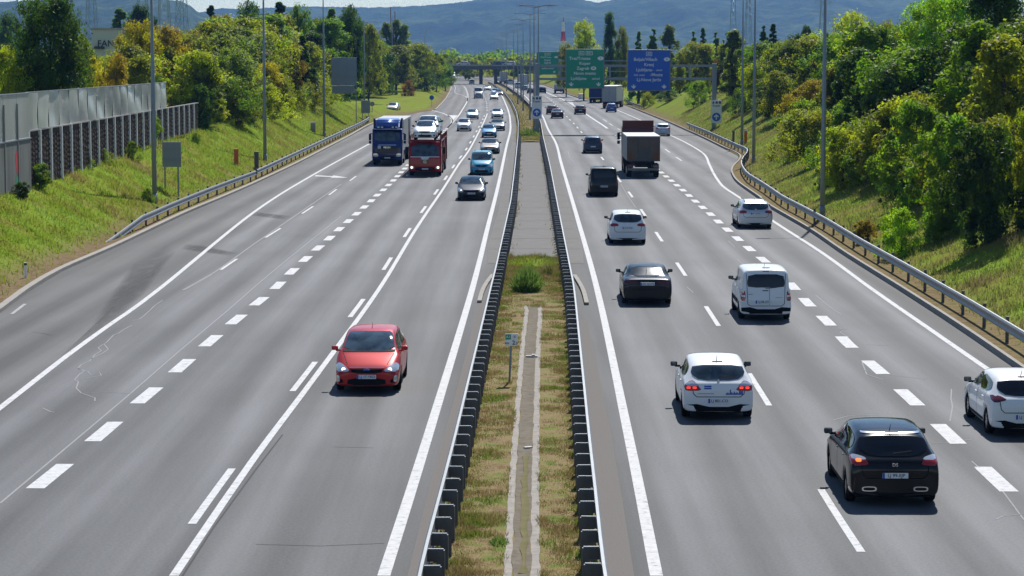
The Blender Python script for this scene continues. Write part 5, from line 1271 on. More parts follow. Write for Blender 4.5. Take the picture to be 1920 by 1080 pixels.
def car(name, label, px, py, side, kind, col, W=None, H=None, L=None, metal=0., rough=.35, lod=1, plate='', tail=None, opt=(), cat='car', face=None, dh=0., at_=None, z0=0., dx=0., head=None):
    p = PROF[kind]; W = W or p['W']; H = H or p['H']; L = L or p['L']
    key = (kind, W, H, L)
    if key not in BODIES: BODIES[key] = make_body(kind, W, H, L)
    me, bv, fa, ra = BODIES[key]
    onc = (side < 0) if face is None else face        # oncoming: nose towards the camera
    if at_ is None:
        gx, gy_ = G(px, py); poly = LIN if side < 0 else RIN
        e = 3.; tx = XA(poly, gy_ + e) - XA(poly, gy_ - e); hd = math.atan2(-tx, 2 * e) + dh
        if head is not None: hd = head
        ax = L / 2 - (fa * L if onc else (1 - ra) * L)
        cx, cy = gx - math.sin(hd) * ax, gy_ + math.cos(hd) * ax
    else: cx, cy, hd = at_
    root = thing(name, label, cat, (cx, cy, z0), hd + (math.pi if onc else 0))
    mat = paint(col, metal, rough); m_ = me.copy(); m_.materials.clear(); m_.materials.append(mat); link('body', m_, root)
    top = np.array(p['top']); sz = H / p['H']; yt = lambda t: L / 2 - t * L
    hw = W / 2; van = kind == 'van'
    zc = top[4, 1] * sz; zr0 = top[6, 1] * sz; zrr = top[10, 1] * sz; zrb = top[12, 1] * sz
    # glass
    a_, c_ = .80 * hw * (1.02 if van else 1), .655 * hw * (1.17 if van else 1)
    patch(bv, [(-a_, zc + .025), (a_, zc + .025), (c_ + .02, zr0 - .02), (c_ - .1, zr0 + .03), (-c_ + .1, zr0 + .03), (-c_ - .02, zr0 - .02)], 'y', 1, 'glass', 'windscreen', root, sm=1)
    if kind == 'sedan': rw = [(-.66 * hw, zrb + .02), (.66 * hw, zrb + .02), (.60 * hw, top[9, 1] * sz - .0), (-.60 * hw, top[9, 1] * sz)]
    elif van: rw = [(-.66 * hw, 1.15 * sz), (.66 * hw, 1.15 * sz), (.72 * hw, 1.30 * sz), (.66 * hw, 1.60 * sz), (-.66 * hw, 1.60 * sz), (-.72 * hw, 1.30 * sz)]
    else: rw = [(-.50 * hw, zrb - .01), (.50 * hw, zrb - .01), (.76 * hw, zrb + .13), (.68 * hw, zrr - .035), (-.68 * hw, zrr - .035), (-.76 * hw, zrb + .13)]
    if 'norear' not in opt: patch(bv, rw, 'y', -1, 'glass_glare' if 'glare' in opt else 'glass_dark' if ('darkrear' in opt or van) else 'glass', 'rear_window', root, sm=1)
    zb_ = zc + .01
    ya, yb, yc, yd = yt(top[4, 0] + .045), yt(top[6, 0] + .015), yt(.60), yt(top[10, 0] - (.03 if kind != 'sedan' else .02))
    tp = lambda t, d: np.interp(t, top[:, 0], top[:, 1]) * sz - d
    fr = [(ya, zb_), (yt(.54), zb_ + .02), (yt(.545), tp(.54, .10)), (yb, tp(top[6, 0] + .02, .095))]
    tr = .86 if kind != 'sedan' else .78
    rr_ = [(yt(.56), zb_ + .02), (yt(.80 if kind != 'sedan' else .74), zb_ + .04), (yt(tr), zb_ + .13), (yt(tr - .05), tp(tr - .05, .12)), (yt(.56), tp(.56, .10))]
    for s in (1, -1):
        patch(bv, fr, 'x', s, 'glass_side', 'side_window', root, sm=1, rings=3)
        if not ('panelvan' in opt): patch(bv, rr_, 'x', s, 'glass_side' if 'darkrear' not in opt else 'glass_dark', 'side_window', root, sm=1, rings=3)
    # mirrors
    for s in (1, -1):
        b = B(); ym = ya - .18; b.box((s * (hw + .06), ym, zb_ + .06), (.18, .11, .125), bev=.04); b.box((s * (hw - .04), ym + .02, zb_ + .0), (.14, .06, .05)); mo = b.obj('mirror', 'trim' if 'paintmir' not in opt else mat, root)
        if lod > 1: b = B(); b.box((s * (hw + .07), ym - .062, zb_ + .065), (.15, .006, .10)); b.obj('mirror_glass', 'glass', mo)
    # lamps and faces
    fz = top[1, 1] * sz
    hl = [(.48 * hw, fz - .10), (.93 * hw, fz - .11), (.955 * hw, fz + .03), (.86 * hw, fz + .11), (.70 * hw, fz + .06)]
    if 'bigfront' in opt: hl = [(.50 * hw, fz - .14), (.95 * hw, fz - .16), (.97 * hw, fz + .03), (.88 * hw, fz + .12), (.70 * hw, fz + .05)]
    if onc or lod > 1:
        for s, pl_ in ((1, hl), (-1, mir(hl))):
            o = patch(bv, pl_, 'y', 1, 'lamp_clear', 'headlight', root, .008)
            if 'lights' in opt and o is not None:
                (lc, _, _, _), _ = cast(bv, 'y', 1, s * .70 * hw, fz - .04)
                if lc is not None: b = B(); b.disc((s * .70 * hw, lc.y + .03, fz - .04), .055, 'y'); b.obj('lit_bulb', 'lit_head', o)
    if onc:
        patch(bv, [(-.44 * hw, fz - .14), (.44 * hw, fz - .14), (.50 * hw, fz - .02), (-.50 * hw, fz - .02)], 'y', 1, 'trim', 'grille', root, .008)
        patch(bv, [(-.60 * hw, .24), (.60 * hw, .24), (.55 * hw, .43), (-.55 * hw, .43)], 'y', 1, 'trim', 'lower_grille', root, .006)
        for s in (1, -1): patch(bv, [(s * .70 * hw, .30), (s * .86 * hw, .31), (s * .86 * hw, .42), (s * .72 * hw, .40)], 'y', 1, 'trim', 'fog_lamp', root, .006)
        add_plate(bv, root, .47, 1, 0, plate)
        if lod > 1:
            strip(bv, [(-.80 * hw, zc + .03), (.80 * hw, zc + .03)], 'y', 1, .05, 'trim', 'cowl', root, .009)
            strip(bv, [(-.52 * hw, fz + .0), (.52 * hw, fz + .0)], 'y', 1, .022, 'chrome', 'chrome_strip', root, .012)
            for s in (1, -1): strip(bv, [(s * .60 * hw, yt(.06)), (s * .78 * hw, yt(.20))], 'z', 1, .018, 'trim', 'bonnet_gap', root, .004)
            b = B(); (lc, _, _, _), _ = cast(bv, 'y', 1, 0, fz - .05); b.prism([(.09 * math.cos(6.28 * k / 14), fz - .06 + .042 * math.sin(6.28 * k / 14)) for k in range(14)], lc.y, lc.y + .03); b.obj('badge', 'decal_blue', root)
    else:
        tz = zrb - .06
        tl_ = tail or [(.56 * hw, tz - .10), (.93 * hw, tz - .12), (.95 * hw, tz + .03), (.84 * hw, tz + .09), (.62 * hw, tz + .0)]
        for s, pl_ in ((1, tl_), (-1, mir(tl_))):
            o = patch(bv, pl_, 'y', -1, 'lamp_red' if 'darklamp' not in opt else 'lamp_dark', 'taillight', root, .009)
            if 'blink' in opt and s < 0 and o is not None:
                cu = np.mean(pl_, 0); patch(bv, [(cu[0] - .055, cu[1] - .028), (cu[0] + .055, cu[1] - .028), (cu[0] + .055, cu[1] + .028), (cu[0] - .055, cu[1] + .028)], 'y', -1, 'lit_amber', 'indicator', o, .014)
            if 'brake' in opt and o is not None:
                cu = np.mean(pl_, 0)
                for kx in (-.09, .06): patch(bv, [(cu[0] + kx - .05, cu[1] - .065), (cu[0] + kx + .05, cu[1] - .065), (cu[0] + kx + .05, cu[1] - .01), (cu[0] + kx - .05, cu[1] - .01)], 'y', -1, 'lit_red', 'brake_lamp', o, .014)
            if 'clearlamp' in opt and o is not None:
                cu = np.mean(pl_, 0); pp = [tuple(cu + np.array([0, .05]) + (np.array(a) - cu) * np.array([.8, .45])) for a in pl_]; patch(bv, pp, 'y', -1, 'lamp_clear', 'reflector', o, .012)
        zb2 = .40 if not van else .46
        patch(bv, [(-.92 * hw, .21), (.92 * hw, .21), (.94 * hw, zb2), (.60 * hw, zb2 + .02), (.5 * hw, zb2 - .05), (-.5 * hw, zb2 - .05), (-.60 * hw, zb2 + .02), (-.94 * hw, zb2)] if 'trimlow' in opt else [(-.66 * hw, .20), (.66 * hw, .20), (.62 * hw, .31), (-.62 * hw, .31)], 'y', -1, 'trim', 'bumper_trim', root, .007, sm=0, rings=3)
        pz = {'low': .50, 'mid': .66, 'high': .80}['low' if 'lowplate' in opt else 'high' if 'highplate' in opt else 'mid']
        px_ = -.10 if 'offplate' in opt else 0.
        add_plate(bv, root, pz, -1, 0, plate, px_)
        if lod > 1:
            zg = .60 if not van else .52
            strip(bv, [(-.74 * hw, tz + .02 if not van else 1.62 * sz), (-.70 * hw, zg + .08), (-.6 * hw, zg), (.6 * hw, zg), (.70 * hw, zg + .08), (.74 * hw, tz + .02 if not van else 1.62 * sz)], 'y', -1, .018, 'trim', 'tailgate_gap', root)
            (lc, _, _, _), _ = cast(bv, 'y', -1, 0, pz + .19)
            if lc is not None and not van:
                bz = pz + .21 if 'lowplate' not in opt else tz + .04; (lc, _, _, _), _ = cast(bv, 'y', -1, 0, bz)
                if 'b_ds' in opt:
                    qq = link('badge', text_mesh('DS', .10, 'chrome', extr=.004), root); qq.location = (0, lc.y - .014, bz); qq.rotation_euler = (math.pi / 2, 0, 0)
                elif 'b_rings' in opt:
                    b = B()
                    for kx in (-.09, -.03, .03, .09):
                        for k in range(16):
                            c0, s0, c1, s1 = math.cos(.3927 * k), math.sin(.3927 * k), math.cos(.3927 * (k + 1)), math.sin(.3927 * (k + 1)); b.poly([(kx + .042 * c0, lc.y - .014, bz + .042 * s0), (kx + .042 * c1, lc.y - .014, bz + .042 * s1), (kx + .032 * c1, lc.y - .014, bz + .032 * s1), (kx + .032 * c0, lc.y - .014, bz + .032 * s0)])
                    b.obj('badge', 'chrome', root)
                else:
                    dm = 'b_diamond' in opt; n_ = 4 if dm else 12; b = B(); b.prism([((.035 if dm else .05) * math.cos(6.2832 * k / n_), bz + (.06 if dm else .035) * math.sin(6.2832 * k / n_)) for k in range(n_)], lc.y - .014, lc.y + .01); b.obj('badge', 'chrome', root)
            if kind not in ('sedan',):
                (lc, _, _, _), _ = cast(bv, 'y', -1, .1, zrb + .08)
                strip(bv, [(-.02, zrb + .035), (.36, zrb + .075)], 'y', -1, .018, 'under', 'wiper', root, .02)
                b = B(); b.box((0, yt(top[10, 0]) - .02, zrr + .055), (.26, .05, .03), bev=.008); b.obj('brake_light', 'lamp_dark', root)
    if lod > 1:
        for s in (1, -1):
            for t in (.30, .55, .79 if kind != 'van' else .74):
                strip(bv, [(yt(t), zb_ + .02), (yt(t - .004), .52), (yt(t + .002), .36)], 'x', s, .018, 'trim', 'door_gap', root)
            for t in (.50, .72): b = B(); (lc, _, _, _), _ = cast(bv, 'x', s, yt(t), zb_ - .13); b.box((lc.x, yt(t), zb_ - .13), (.035, .19, .035), bev=.01); b.obj('door_handle', mat, root)
            strip(bv, [(yt(fa) - .4, .30), (yt(ra) + .4, .30)], 'x', s, .08, 'trim', 'sill_trim', root)
            if 'rails' in opt: b = B(); b.tube([(s * .60 * hw, yt(.46), H - .015), (s * .62 * hw, yt(.5), H + .03), (s * .60 * hw, yt(.82), H + .01), (s * .58 * hw, yt(.86), H - .08)], .016, 6); b.obj('roof_rail', 'trim', root)
        b = B(); ya_ = yt(.80) if not onc else yt(.50); (lc, _, _, _), _ = cast(bv, 'z', 1, 0, ya_); b.tube([lc, lc + Vector((0, -.14, .15))], [.010, .004], 5); b.obj('aerial', 'trim', root)
    # floor pan and wheels
    b = B(); b.box((0, 0, .32), (W * .80, L * .88, .30)); b.obj('underbody', 'under', root)
    add_wheels(root, W, (yt(fa), yt(ra)), .315 if H < 1.7 else .325)
    return root, bv, mat
WHITE, BLACK, NAVY = (.80, .80, .80), (.006, .006, .007), (.012, .018, .032)
# --- oncoming
r_, bv, mt = car('car', 'red compact people carrier alone in the near oncoming lanes', 692, 730, -1, 'mpv', (.42, .022, .022), W=1.80, H=1.56, metal=.25, lod=2, plate='LJ 17-YRD', opt=('lights', 'paintmir'))
for s in (1, -1): patch(bv, [(s * .72, .34), (s * .80, .33), (s * .82, .50), (s * .74, .50)], 'y', 1, 'lamp_clear', 'fog_light', r_, .012)
car('car', 'dark grey hatchback ahead of the bright blue van', 884, 375, -1, 'hatch', (.010, .016, .028), metal=.1, lod=2, plate='LJ 42-ZPE', opt=('bigfront', 'lights'))
car('van', 'bright turquoise blue van with roof rails in the oncoming queue', 903, 328, -1, 'van', (.035, .33, .52), W=1.80, H=1.80, lod=2, plate='LJ 60-KVA', opt=('bigfront', 'rails'), cat='van')
car('car', 'bronze grey saloon right behind the turquoise van', 918.5, 288, -1, 'sedan', (.17, .155, .14), metal=.6, opt=('bigfront',))
car('car', 'mid blue hatchback left of a dark saloon in the oncoming queue', 917, 258, -1, 'hatch', (.04, .20, .42), W=1.70, L=4.0, metal=.2, opt=('bigfront',))
car('car', 'dark saloon with bright windscreen half hidden by the mid blue hatchback', 933, 245, -1, 'sedan', (.10, .11, .12), metal=.5)
car('car', 'white hatchback beside the loaded car carrier', 870, 246, -1, 'suv', (.74, .74, .73), W=1.78, H=1.56, opt=('bigfront',))
car('car', 'white saloon with a wide dark grille farther back in the inner lane', 932.5, 222, -1, 'hatch', (.72, .74, .75), metal=.2, opt=('bigfront',))
car('car', 'pale blue hatchback near the white gore marking', 886, 223.5, -1, 'hatch', (.36, .46, .55), metal=.4)
car('car', 'silver hatchback in the inner lane directly right of the grey minibus', 926.5, 187.5, -1, 'hatch', (.55, .56, .57), metal=.3)
car('car', 'light blue car following the silver hatchback', 928.5, 179, -1, 'suv', (.30, .42, .55), metal=.3)
car('car', 'dark car mostly hidden beside the silver hatchback', 936, 179.5, -1, 'hatch', (.06, .02, .02), H=1.4)
car('car', 'white car right behind the grey minibus', 914, 170, -1, 'hatch', WHITE)
car('van', 'grey minibus with dark windscreen in the far oncoming lane', 897, 185, -1, 'van', (.34, .36, .40), W=2.0, H=2.45, L=5.6, opt=('bigfront', 'lights'), cat='van')
car('car', 'white car near the shadow of the flyover', 884.5, 158, -1, 'hatch', WHITE)
car('van', 'white delivery van coming out below the flyover', 849, 146.5, -1, 'van', WHITE, W=2.0, H=2.3, L=5.4, cat='van')
car('car', 'white car beside the delivery van below the flyover', 842, 147.6, -1, 'hatch', WHITE)
for px, py, c, lb in ((861, 143.4, WHITE, 'tiny white car in the far bend left of two others'), (866.5, 143.2, (.5, .5, .5), 'tiny grey car in the far bend between two others'), (873, 143.2, WHITE, 'tiny white car in the far bend right of two others')): car('car', lb, px, py, -1, 'hatch', c)
car('car', 'beige saloon arriving on the left slip road', 735.5, 209, -1, 'hatch', (.46, .43, .37), metal=.4, dh=-.12, opt=('bigfront',))
# --- going away
r_, bv, mt = car('car', 'black rounded hatchback with blinking left indicator and twin exhausts', 1667, 938, 1, 'hatch', BLACK, W=1.87, H=1.51, L=4.53, lod=2, plate='LJ 99-EJP', opt=('blink', 'clearlamp', 'darkrear', 'b_ds'), rough=.2)
for s in (1, -1):
    b = B(); (lc, _, _, _), _ = cast(bv, 'y', -1, s * .52, .40); n = 16
    o_ = [(s * .52 + .15 * math.copysign(abs(math.cos(6.283 * k / n)) ** .6, math.cos(6.283 * k / n)), .385 + .052 * math.copysign(abs(math.sin(6.283 * k / n)) ** .6, math.sin(6.283 * k / n))) for k in range(n)]
    i_ = [(s * .52 + (a - s * .52) * .8, .385 + (c - .385) * .6) for a, c in o_]; y_ = lc.y - .015
    for k in range(n): b.poly([(o_[k][0], y_, o_[k][1]), (o_[(k + 1) % n][0], y_, o_[(k + 1) % n][1]), (i_[(k + 1) % n][0], y_, i_[(k + 1) % n][1]), (i_[k][0], y_, i_[k][1])])
    ex = b.obj('exhaust', 'chrome', r_); b = B(); b.poly([(a, y_ + .004, c) for a, c in i_]); b.obj('outlet', 'under', ex)
strip(bv, [(-.60, 1.405), (.60, 1.405)], 'y', -1, .022, 'chrome', 'spoiler_edge', r_, .016)
car('car', 'white hatchback cut by the right picture edge', 1913, 812, 1, 'hatch', WHITE, W=1.74, H=1.45, L=4.06, lod=2, plate='LJ 760-AK', opt=('lowplate', 'darklamp', 'trimlow', 'darkrear', 'b_diamond'), tail=[(.44, .90), (.76, .83), (.82, .90), (.80, .99), (.62, .99)])
r_, bv, mt = car('car', 'white hatchback with blue city skyline graphics on its tailgate', 1343, 780, 1, 'hatch', WHITE, W=1.81, H=1.47, lod=2, plate='LJ 801-CO', opt=('lowplate', 'trimlow', 'clearlamp', 'brake', 'b_diamond'), tail=[(.42, .76), (.82, .74), (.86, .86), (.74, .97), (.62, .99), (.50, .86)])
def decal(bv, root, x0, z0, x1, z1, mat, name='decal'): patch(bv, [(x0, z0), (x1, z0), (x1, z1), (x0, z1)], 'y', -1, mat, name, root, .008, sm=0, rings=2, maxe=.12)
hs_ = [.03, .045, .03, .10, .05, .03, .06, .035, .05, .03, .11, .09, .11]
for i, h_ in enumerate(hs_): decal(bv, r_, .18 + i * .033, .655, .18 + i * .033 + .028, .655 + h_ * 1.25, 'decal_blue', 'skyline_graphic')
decal(bv, r_, -.36, .84, -.18, .875, 'decal_blue', 'blue_bar'); decal(bv, r_, -.36, .79, -.18, .825, 'decal_blue', 'blue_bar')
decal(bv, r_, -.52, .672, -.12, .69, 'decal_grey', 'web_line')
r_, bv, mt = car('van', 'white small van with dark rear window and upright red lamps', 1432, 597, 1, 'van', (.80, .81, .82), lod=2, plate='LJ 08-ZTI', opt=('trimlow', 'offplate', 'panelvan'), tail=[(.70, .70), (.86, .70), (.86, 1.05), (.72, 1.05)], cat='van')
for s in (1, -1): patch(bv, [(s * .72, .83), (s * .84, .83), (s * .84, .90), (s * .73, .90)], 'y', -1, 'lamp_clear', 'reversing_lamp', r_, .013)
strip(bv, [(.12, .56), (.12, 1.12)], 'y', -1, .012, 'trim', 'door_split', r_); decal(bv, r_, -.12, 1.03, .08, 1.06, 'trim', 'handle'); decal(bv, r_, .32, .80, .56, .815, 'decal_grey', 'model_script'); decal(bv, r_, -.62, .91, -.46, .93, 'decal_grey', 'model_script')
for s in (1, -1): strip(bv, [(-1.2, .58), (1.1, .58)], 'x', s, .16, 'trim', 'side_moulding', r_)
b = B(); (lc, _, _, _), _ = cast(bv, 'y', -1, 0, 1.70); b.box((0, lc.y, 1.70), (.22, .03, .03), bev=.006); b.obj('brake_light', 'lamp_dark', r_)
r_, bv, mt = car('car', 'black saloon with sunlit rear window in the inner lane', 1212, 568, 1, 'sedan', (.010, .012, .014), W=1.85, H=1.40, lod=2, plate='GO AJ-273', opt=('highplate', 'darklamp', 'glare', 'b_rings'), tail=[(.30, .80), (.84, .77), (.87, .85), (.82, .92), (.36, .90)], rough=.3)
car('car', 'white people carrier with oval red lamps behind the black van', 1176, 456, 1, 'mpv', (.78, .79, .80), W=1.82, H=1.58, lod=2, plate='LJ 55-PCR', opt=('highplate',), tail=[(.42, .90), (.80, .86), (.86, .93), (.78, 1.02), (.50, 1.01)])
car('car', 'silver estate car in the right lane near the guardrail', 1414, 426.5, 1, 'estate', (.60, .62, .66), metal=.45, lod=2, plate='KR 12-AVL', opt=('highplate', 'rails'), tail=[(.46, .84), (.84, .80), (.87, .90), (.82, .98), (.50, .95)])
car('van', 'black van with tinted rear window in the inner lane', 1131.5, 367, 1, 'van', (.008, .008, .009), W=1.92, H=1.90, L=4.75, lod=2, plate='LJ 94-KMU', opt=('darklamp',), tail=[(.76, .68), (.92, .68), (.92, 1.12), (.79, 1.10)], cat='van')
car('car', 'dark blue-grey crossover with left lane ahead of the black van', 1111.5, 287.5, 1, 'suv', (.05, .06, .085), W=1.80, metal=.4, opt=('trimlow', 'rails'))
car('car', 'pale blue hatchback passing on the right of the grey truck', 1242.5, 255, 1, 'hatch', (.44, .50, .60), W=1.72, metal=.3)
car('car', 'dark blue saloon with shiny roof behind the dark red hatchback', 1045, 222, 1, 'sedan', (.02, .025, .045), metal=.3)
car('car', 'dark red-brown hatchback partly hidden by the dark blue saloon', 1035, 214.5, 1, 'hatch', (.06, .03, .03), metal=.3)
car('car', 'black hatchback in the middle of the lanes before the exit', 1088, 214.5, 1, 'hatch', (.02, .014, .016), metal=.2)
car('car', 'bright blue small car right behind the grey box truck', 1146.5, 210.5, 1, 'hatch', (.04, .10, .34), W=1.7, L=3.9, H=1.5, metal=.2)
car('car', 'black car just right of the median gantry post', 1017, 175, 1, 'suv', (.015, .016, .02))
car('car', 'dark hatchback just left of the median gantry post', 995, 175.5, 1, 'hatch', (.03, .03, .04))
car('van', 'small white van far along the right carriageway', 971, 166, 1, 'van', (.7, .7, .7), cat='van')
car('car', 'teal car far along the right carriageway', 983.5, 170, 1, 'hatch', (.12, .22, .20))
for px, py, c, kd, lb in ((941, 154.5, (.4, .42, .45), 'hatch', 'grey car far beyond the flyover pier on the right carriageway'), (950, 157, (.05, .06, .09), 'hatch', 'dark car below the flyover on the right carriageway'), (957, 158, WHITE, 'suv', 'white car below the flyover, right of the dark one'), (935, 152, (.7, .7, .7), 'hatch', 'pale car below the flyover next to its median pier')): car('car', lb, px, py, 1, kd, c)
# on the flyover
for px, c, kd, rz, lb in ((869, (.62, .64, .67), 'hatch', 1, 'silver hatchback crossing the flyover alone'), (935.5, (.03, .06, .16), 'van', 1, 'blue van crossing the flyover'), (954, (.8, .8, .8), 'estate', 1, 'white estate crossing the flyover behind the blue van')):
    car('car' if kd != 'van' else 'van', lb, 0, 0, 1, kd, c, at_=((px - 960) * (YB + 2.6) / F, YB + 2.6, math.pi / 2), z0=ZD - .12, cat='van' if kd == 'van' else 'car', H=1.55 if kd == 'van' else None)

# ------------------------------------------------------------------ lorries
def bvh_of(me): return BVHTree.FromPolygons([v.co.copy() for v in me.vertices], [tuple(p.vertices) for p in me.polygons])
def big_wheels(root, W, axles, r=.5):
    b = B()
    for s in (1,): b.tube([(0, 0, 0), (.05, 0, 0), (.30, 0, 0), (.34, 0, 0)], [r * .94, r, r, r * .94], 20)
    ty = b.mesh('tyre', 'rubber'); b = B(); b.disc((.345, 0, 0), r * .55, 'x'); rm = b.mesh('rim', 'alloy')
    for y in axles:
        for s in (1, -1):
            w = link('wheel', ty, root, (s * (W / 2 - .36), y, r)); w.rotation_euler = (0, 0, 0 if s > 0 else math.pi); link('rim', rm, w)
def cab(root, col, W, y0, y1, z0, z1, front=1, rough=.35):
    """lorry cab: chamfered and raked block, y1 is the nose"""
    b = B(); pr = [(y0, z0), (y1 - .04, z0), (y1, z0 + .35), (y1 - .02, z0 + 1.05), (y1 - .30, z1 - .35), (y1 - .55, z1), (y0, z1)]
    b.prism(pr, -W / 2, W / 2, 'x'); bmesh.ops.bevel(b.bm, geom=list(b.bm.edges), offset=.09, segments=3, profile=.6, affect='EDGES')
    m = b.mesh('cab', paint(col, .1, rough), True); o = link('cab', m, root); return o, bvh_of(m)
def place(px, py, side, off):
    gx, gy_ = G(px, py); poly = LIN if side < 0 else RIN
    hd = math.atan2(-(XA(poly, gy_ + 4) - XA(poly, gy_ - 4)), 8.); return gx - math.sin(hd) * off, gy_ + math.cos(hd) * off, hd
# blue articulated lorry, oncoming
x, y, hd = place(727.5, 309, -1, 1.4); t = thing('lorry', 'blue articulated lorry with roof air deflector beside the car carrier', 'lorry', (x, y, 0), hd + math.pi)
BL_ = (.012, .03, .17); o, bv = cab(t, BL_, 2.5, .2, 2.6, .45, 3.05)
b = B(); b.prism([(.2, 3.0), (1.9, 3.0), (1.45, 3.72), (.2, 3.9)], -1.02, 1.02, 'x'); bmesh.ops.bevel(b.bm, geom=list(b.bm.edges), offset=.12, segments=3, affect='EDGES'); b.obj('air_deflector', paint((.05, .12, .38), .1), t, True)
for s in (1, -1): b = B(); b.box((s * 1.15, .55, 3.42), (.16, 1.1, .95), bev=.05); b.obj('side_deflector', paint((.01, .02, .09)), t)
patch(bv, [(-1.08, 2.02), (1.08, 2.02), (1.02, 2.82), (-1.02, 2.82)], 'y', 1, 'glass', 'windscreen', t)
patch(bv, [(-.95, .98), (.95, .98), (1.0, 1.62), (-1.0, 1.62)], 'y', 1, paint((.008, .014, .06)), 'grille_panel', t, .01)
for z in (1.05, 1.22, 1.40): strip(bv, [(-.85, z), (.85, z)], 'y', 1, .06, 'trim', 'grille_bar', t, .016)
strip(bv, [(-.75, 1.70), (.75, 1.70)], 'y', 1, .04, 'chrome', 'chrome_bar', t, .02)
q = link('lettering', text_mesh('MAN', .26, 'chrome', extr=.01), t); q.location = (0.0, 2.66, 1.50); q.rotation_euler = (math.pi / 2, 0, math.pi)
patch(bv, [(.52, 1.40), (.78, 1.40), (.78, 1.62), (.52, 1.62)], 'y', 1, 'sign_white', 'badge_plate', t, .02, sm=0)
for s in (1, -1):
    patch(bv, [(s * .72, .74), (s * 1.16, .74), (s * 1.18, 1.0), (s * .80, 1.0)], 'y', 1, 'lamp_clear', 'headlight', t, .015)
    patch(bv, [(1.35, 2.1), (2.05, 2.1), (1.95, 2.75), (1.35, 2.75)], 'x', s, 'glass_side', 'side_window', t)
    b = B(); b.box((s * 1.45, 2.0, 2.35), (.22, .14, .55), bev=.04); b.box((s * 1.45, 2.0, 1.92), (.22, .14, .24), bev=.03); b.tube([(s * 1.2, 2.0, 2.6), (s * 1.45, 2.0, 2.66)], .03, 6); b.obj('mirror', paint((.01, .02, .09)), t)
patch(bv, [(-.62, .55), (.62, .55), (.62, .78), (-.62, .78)], 'y', 1, 'trim', 'bumper_grille', t, .01)
b = B(); b.box((0, 2.16, 2.98), (2.3, .5, .06), bev=.02); b.obj('sun_visor', paint((.01, .02, .09)), t)
for k in (-.75, -.45, .45, .75): b = B(); b.box((k, 1.85, 3.15), (.2, .12, .14), bev=.04); b.obj('roof_lamp', 'lamp_clear', t)
add_plate(bv, t, .64, 1, 0, '')
b = B(); b.box((0, -6.6, 2.45), (2.5, 13.2, 2.6), bev=.04); b.obj('trailer', 'trailer_side', t); b = B(); b.box((0, -4.5, .85), (2.3, 13, .45)); b.obj('chassis', 'under', t)
big_wheels(t, 2.45, (1.4, -2.2, -9.2, -10.5, -11.8))
# red car carrier, oncoming
x, y, hd = place(798, 329, -1, 1.3); t = thing('car_carrier', 'red car carrier lorry loaded with cars on two decks', 'car carrier', (x, y, 0), hd + math.pi); carx, cary, carh = x, y, hd
RD = (.34, .012, .02); o, bv = cab(t, RD, 2.48, .6, 2.5, .35, 2.62)
patch(bv, [(-1.06, 1.50), (1.06, 1.50), (1.0, 2.42), (-1.0, 2.42)], 'y', 1, 'glass', 'windscreen', t)
patch(bv, [(-1.10, 1.44), (-.35, 1.44), (-.18, 1.24), (.18, 1.24), (.35, 1.44), (1.10, 1.44), (1.10, 1.50), (-1.10, 1.50)], 'y', 1, 'sign_white', 'white_band', t, .012, sm=0, rings=3)
patch(bv, [(-.34, .98), (.34, .98), (.26, 1.26), (-.26, 1.26)], 'y', 1, paint((.05, .004, .006)), 'grille_panel', t, .014)
b = B(); n = 20
for k in range(n):
    a0, a1 = 6.283 * k / n, 6.283 * (k + 1) / n; b.poly([(.12 * math.cos(a0), 2.535, 1.11 + .12 * math.sin(a0)), (.12 * math.cos(a1), 2.535, 1.11 + .12 * math.sin(a1)), (.10 * math.cos(a1), 2.535, 1.11 + .10 * math.sin(a1)), (.10 * math.cos(a0), 2.535, 1.11 + .10 * math.sin(a0))])
for a0 in (1.571, 3.665, 5.76): b.poly([(0, 2.535, 1.11), (.02 * math.cos(a0 + 1.57), 2.535, 1.11 + .02 * math.sin(a0 + 1.57)), (.11 * math.cos(a0), 2.535, 1.11 + .11 * math.sin(a0)), (.02 * math.cos(a0 - 1.57), 2.535, 1.11 + .02 * math.sin(a0 - 1.57))])
b.obj('round_emblem', 'chrome', t)
for s in (1, -1):
    o2 = patch(bv, [(s * .80, .56), (s * 1.14, .56), (s * 1.16, .78), (s * .84, .78)], 'y', 1, 'lamp_clear', 'headlight', t, .015)
    if o2: b = B(); b.disc((s * 1.0, 2.56, .67), .085, 'y'); b.obj('lit_bulb', 'lit_head', o2)
    patch(bv, [(1.2, 1.55), (1.95, 1.55), (1.85, 2.35), (1.2, 2.35)], 'x', s, 'glass_side', 'side_window', t)
    b = B(); b.box((s * 1.42, 1.95, 1.95), (.20, .14, .52), bev=.04); b.tube([(s * 1.2, 1.95, 2.15), (s * 1.42, 1.95, 2.2)], .03, 6); b.obj('mirror', 'trim', t)
patch(bv, [(-.7, .42), (.7, .42), (.75, .72), (-.75, .72)], 'y', 1, paint((.03, .003, .004)), 'bumper_grille', t, .01); add_plate(bv, t, .56, 1, 0, '')
b = B()
for s in (1, -1):
    b.box((s * 1.14, -4.6, 2.66), (.22, 12.8, .12)); b.box((s * 1.02, -4.6, .80), (.35, 12.0, .10))
    for yy in (2.2, .3, -2.4, -5., -7.6, -10.6): b.box((s * 1.2, yy, 1.9 if yy < .4 else 2.9), (.10, .12, 2.3 if yy < .4 else .9))
    b.tube([(s * 1.2, 2.2, 3.4), (s * 1.2, -10.6, 3.6)], .035, 6); b.tube([(s * 1.2, -2.4, .8), (s * 1.2, -5, 2.6)], .06, 6); b.tube([(s * 1.2, -7.6, .8), (s * 1.2, -5, 2.6)], .06, 6)
b.box((0, 2.25, 2.70), (2.4, .14, .16)); b.box((0, -10.9, 2.7), (2.3, .12, .12)); b.tube([(1.2, 2.3, 2.7), (1.2, 2.3, 4.35)], .04, 6)
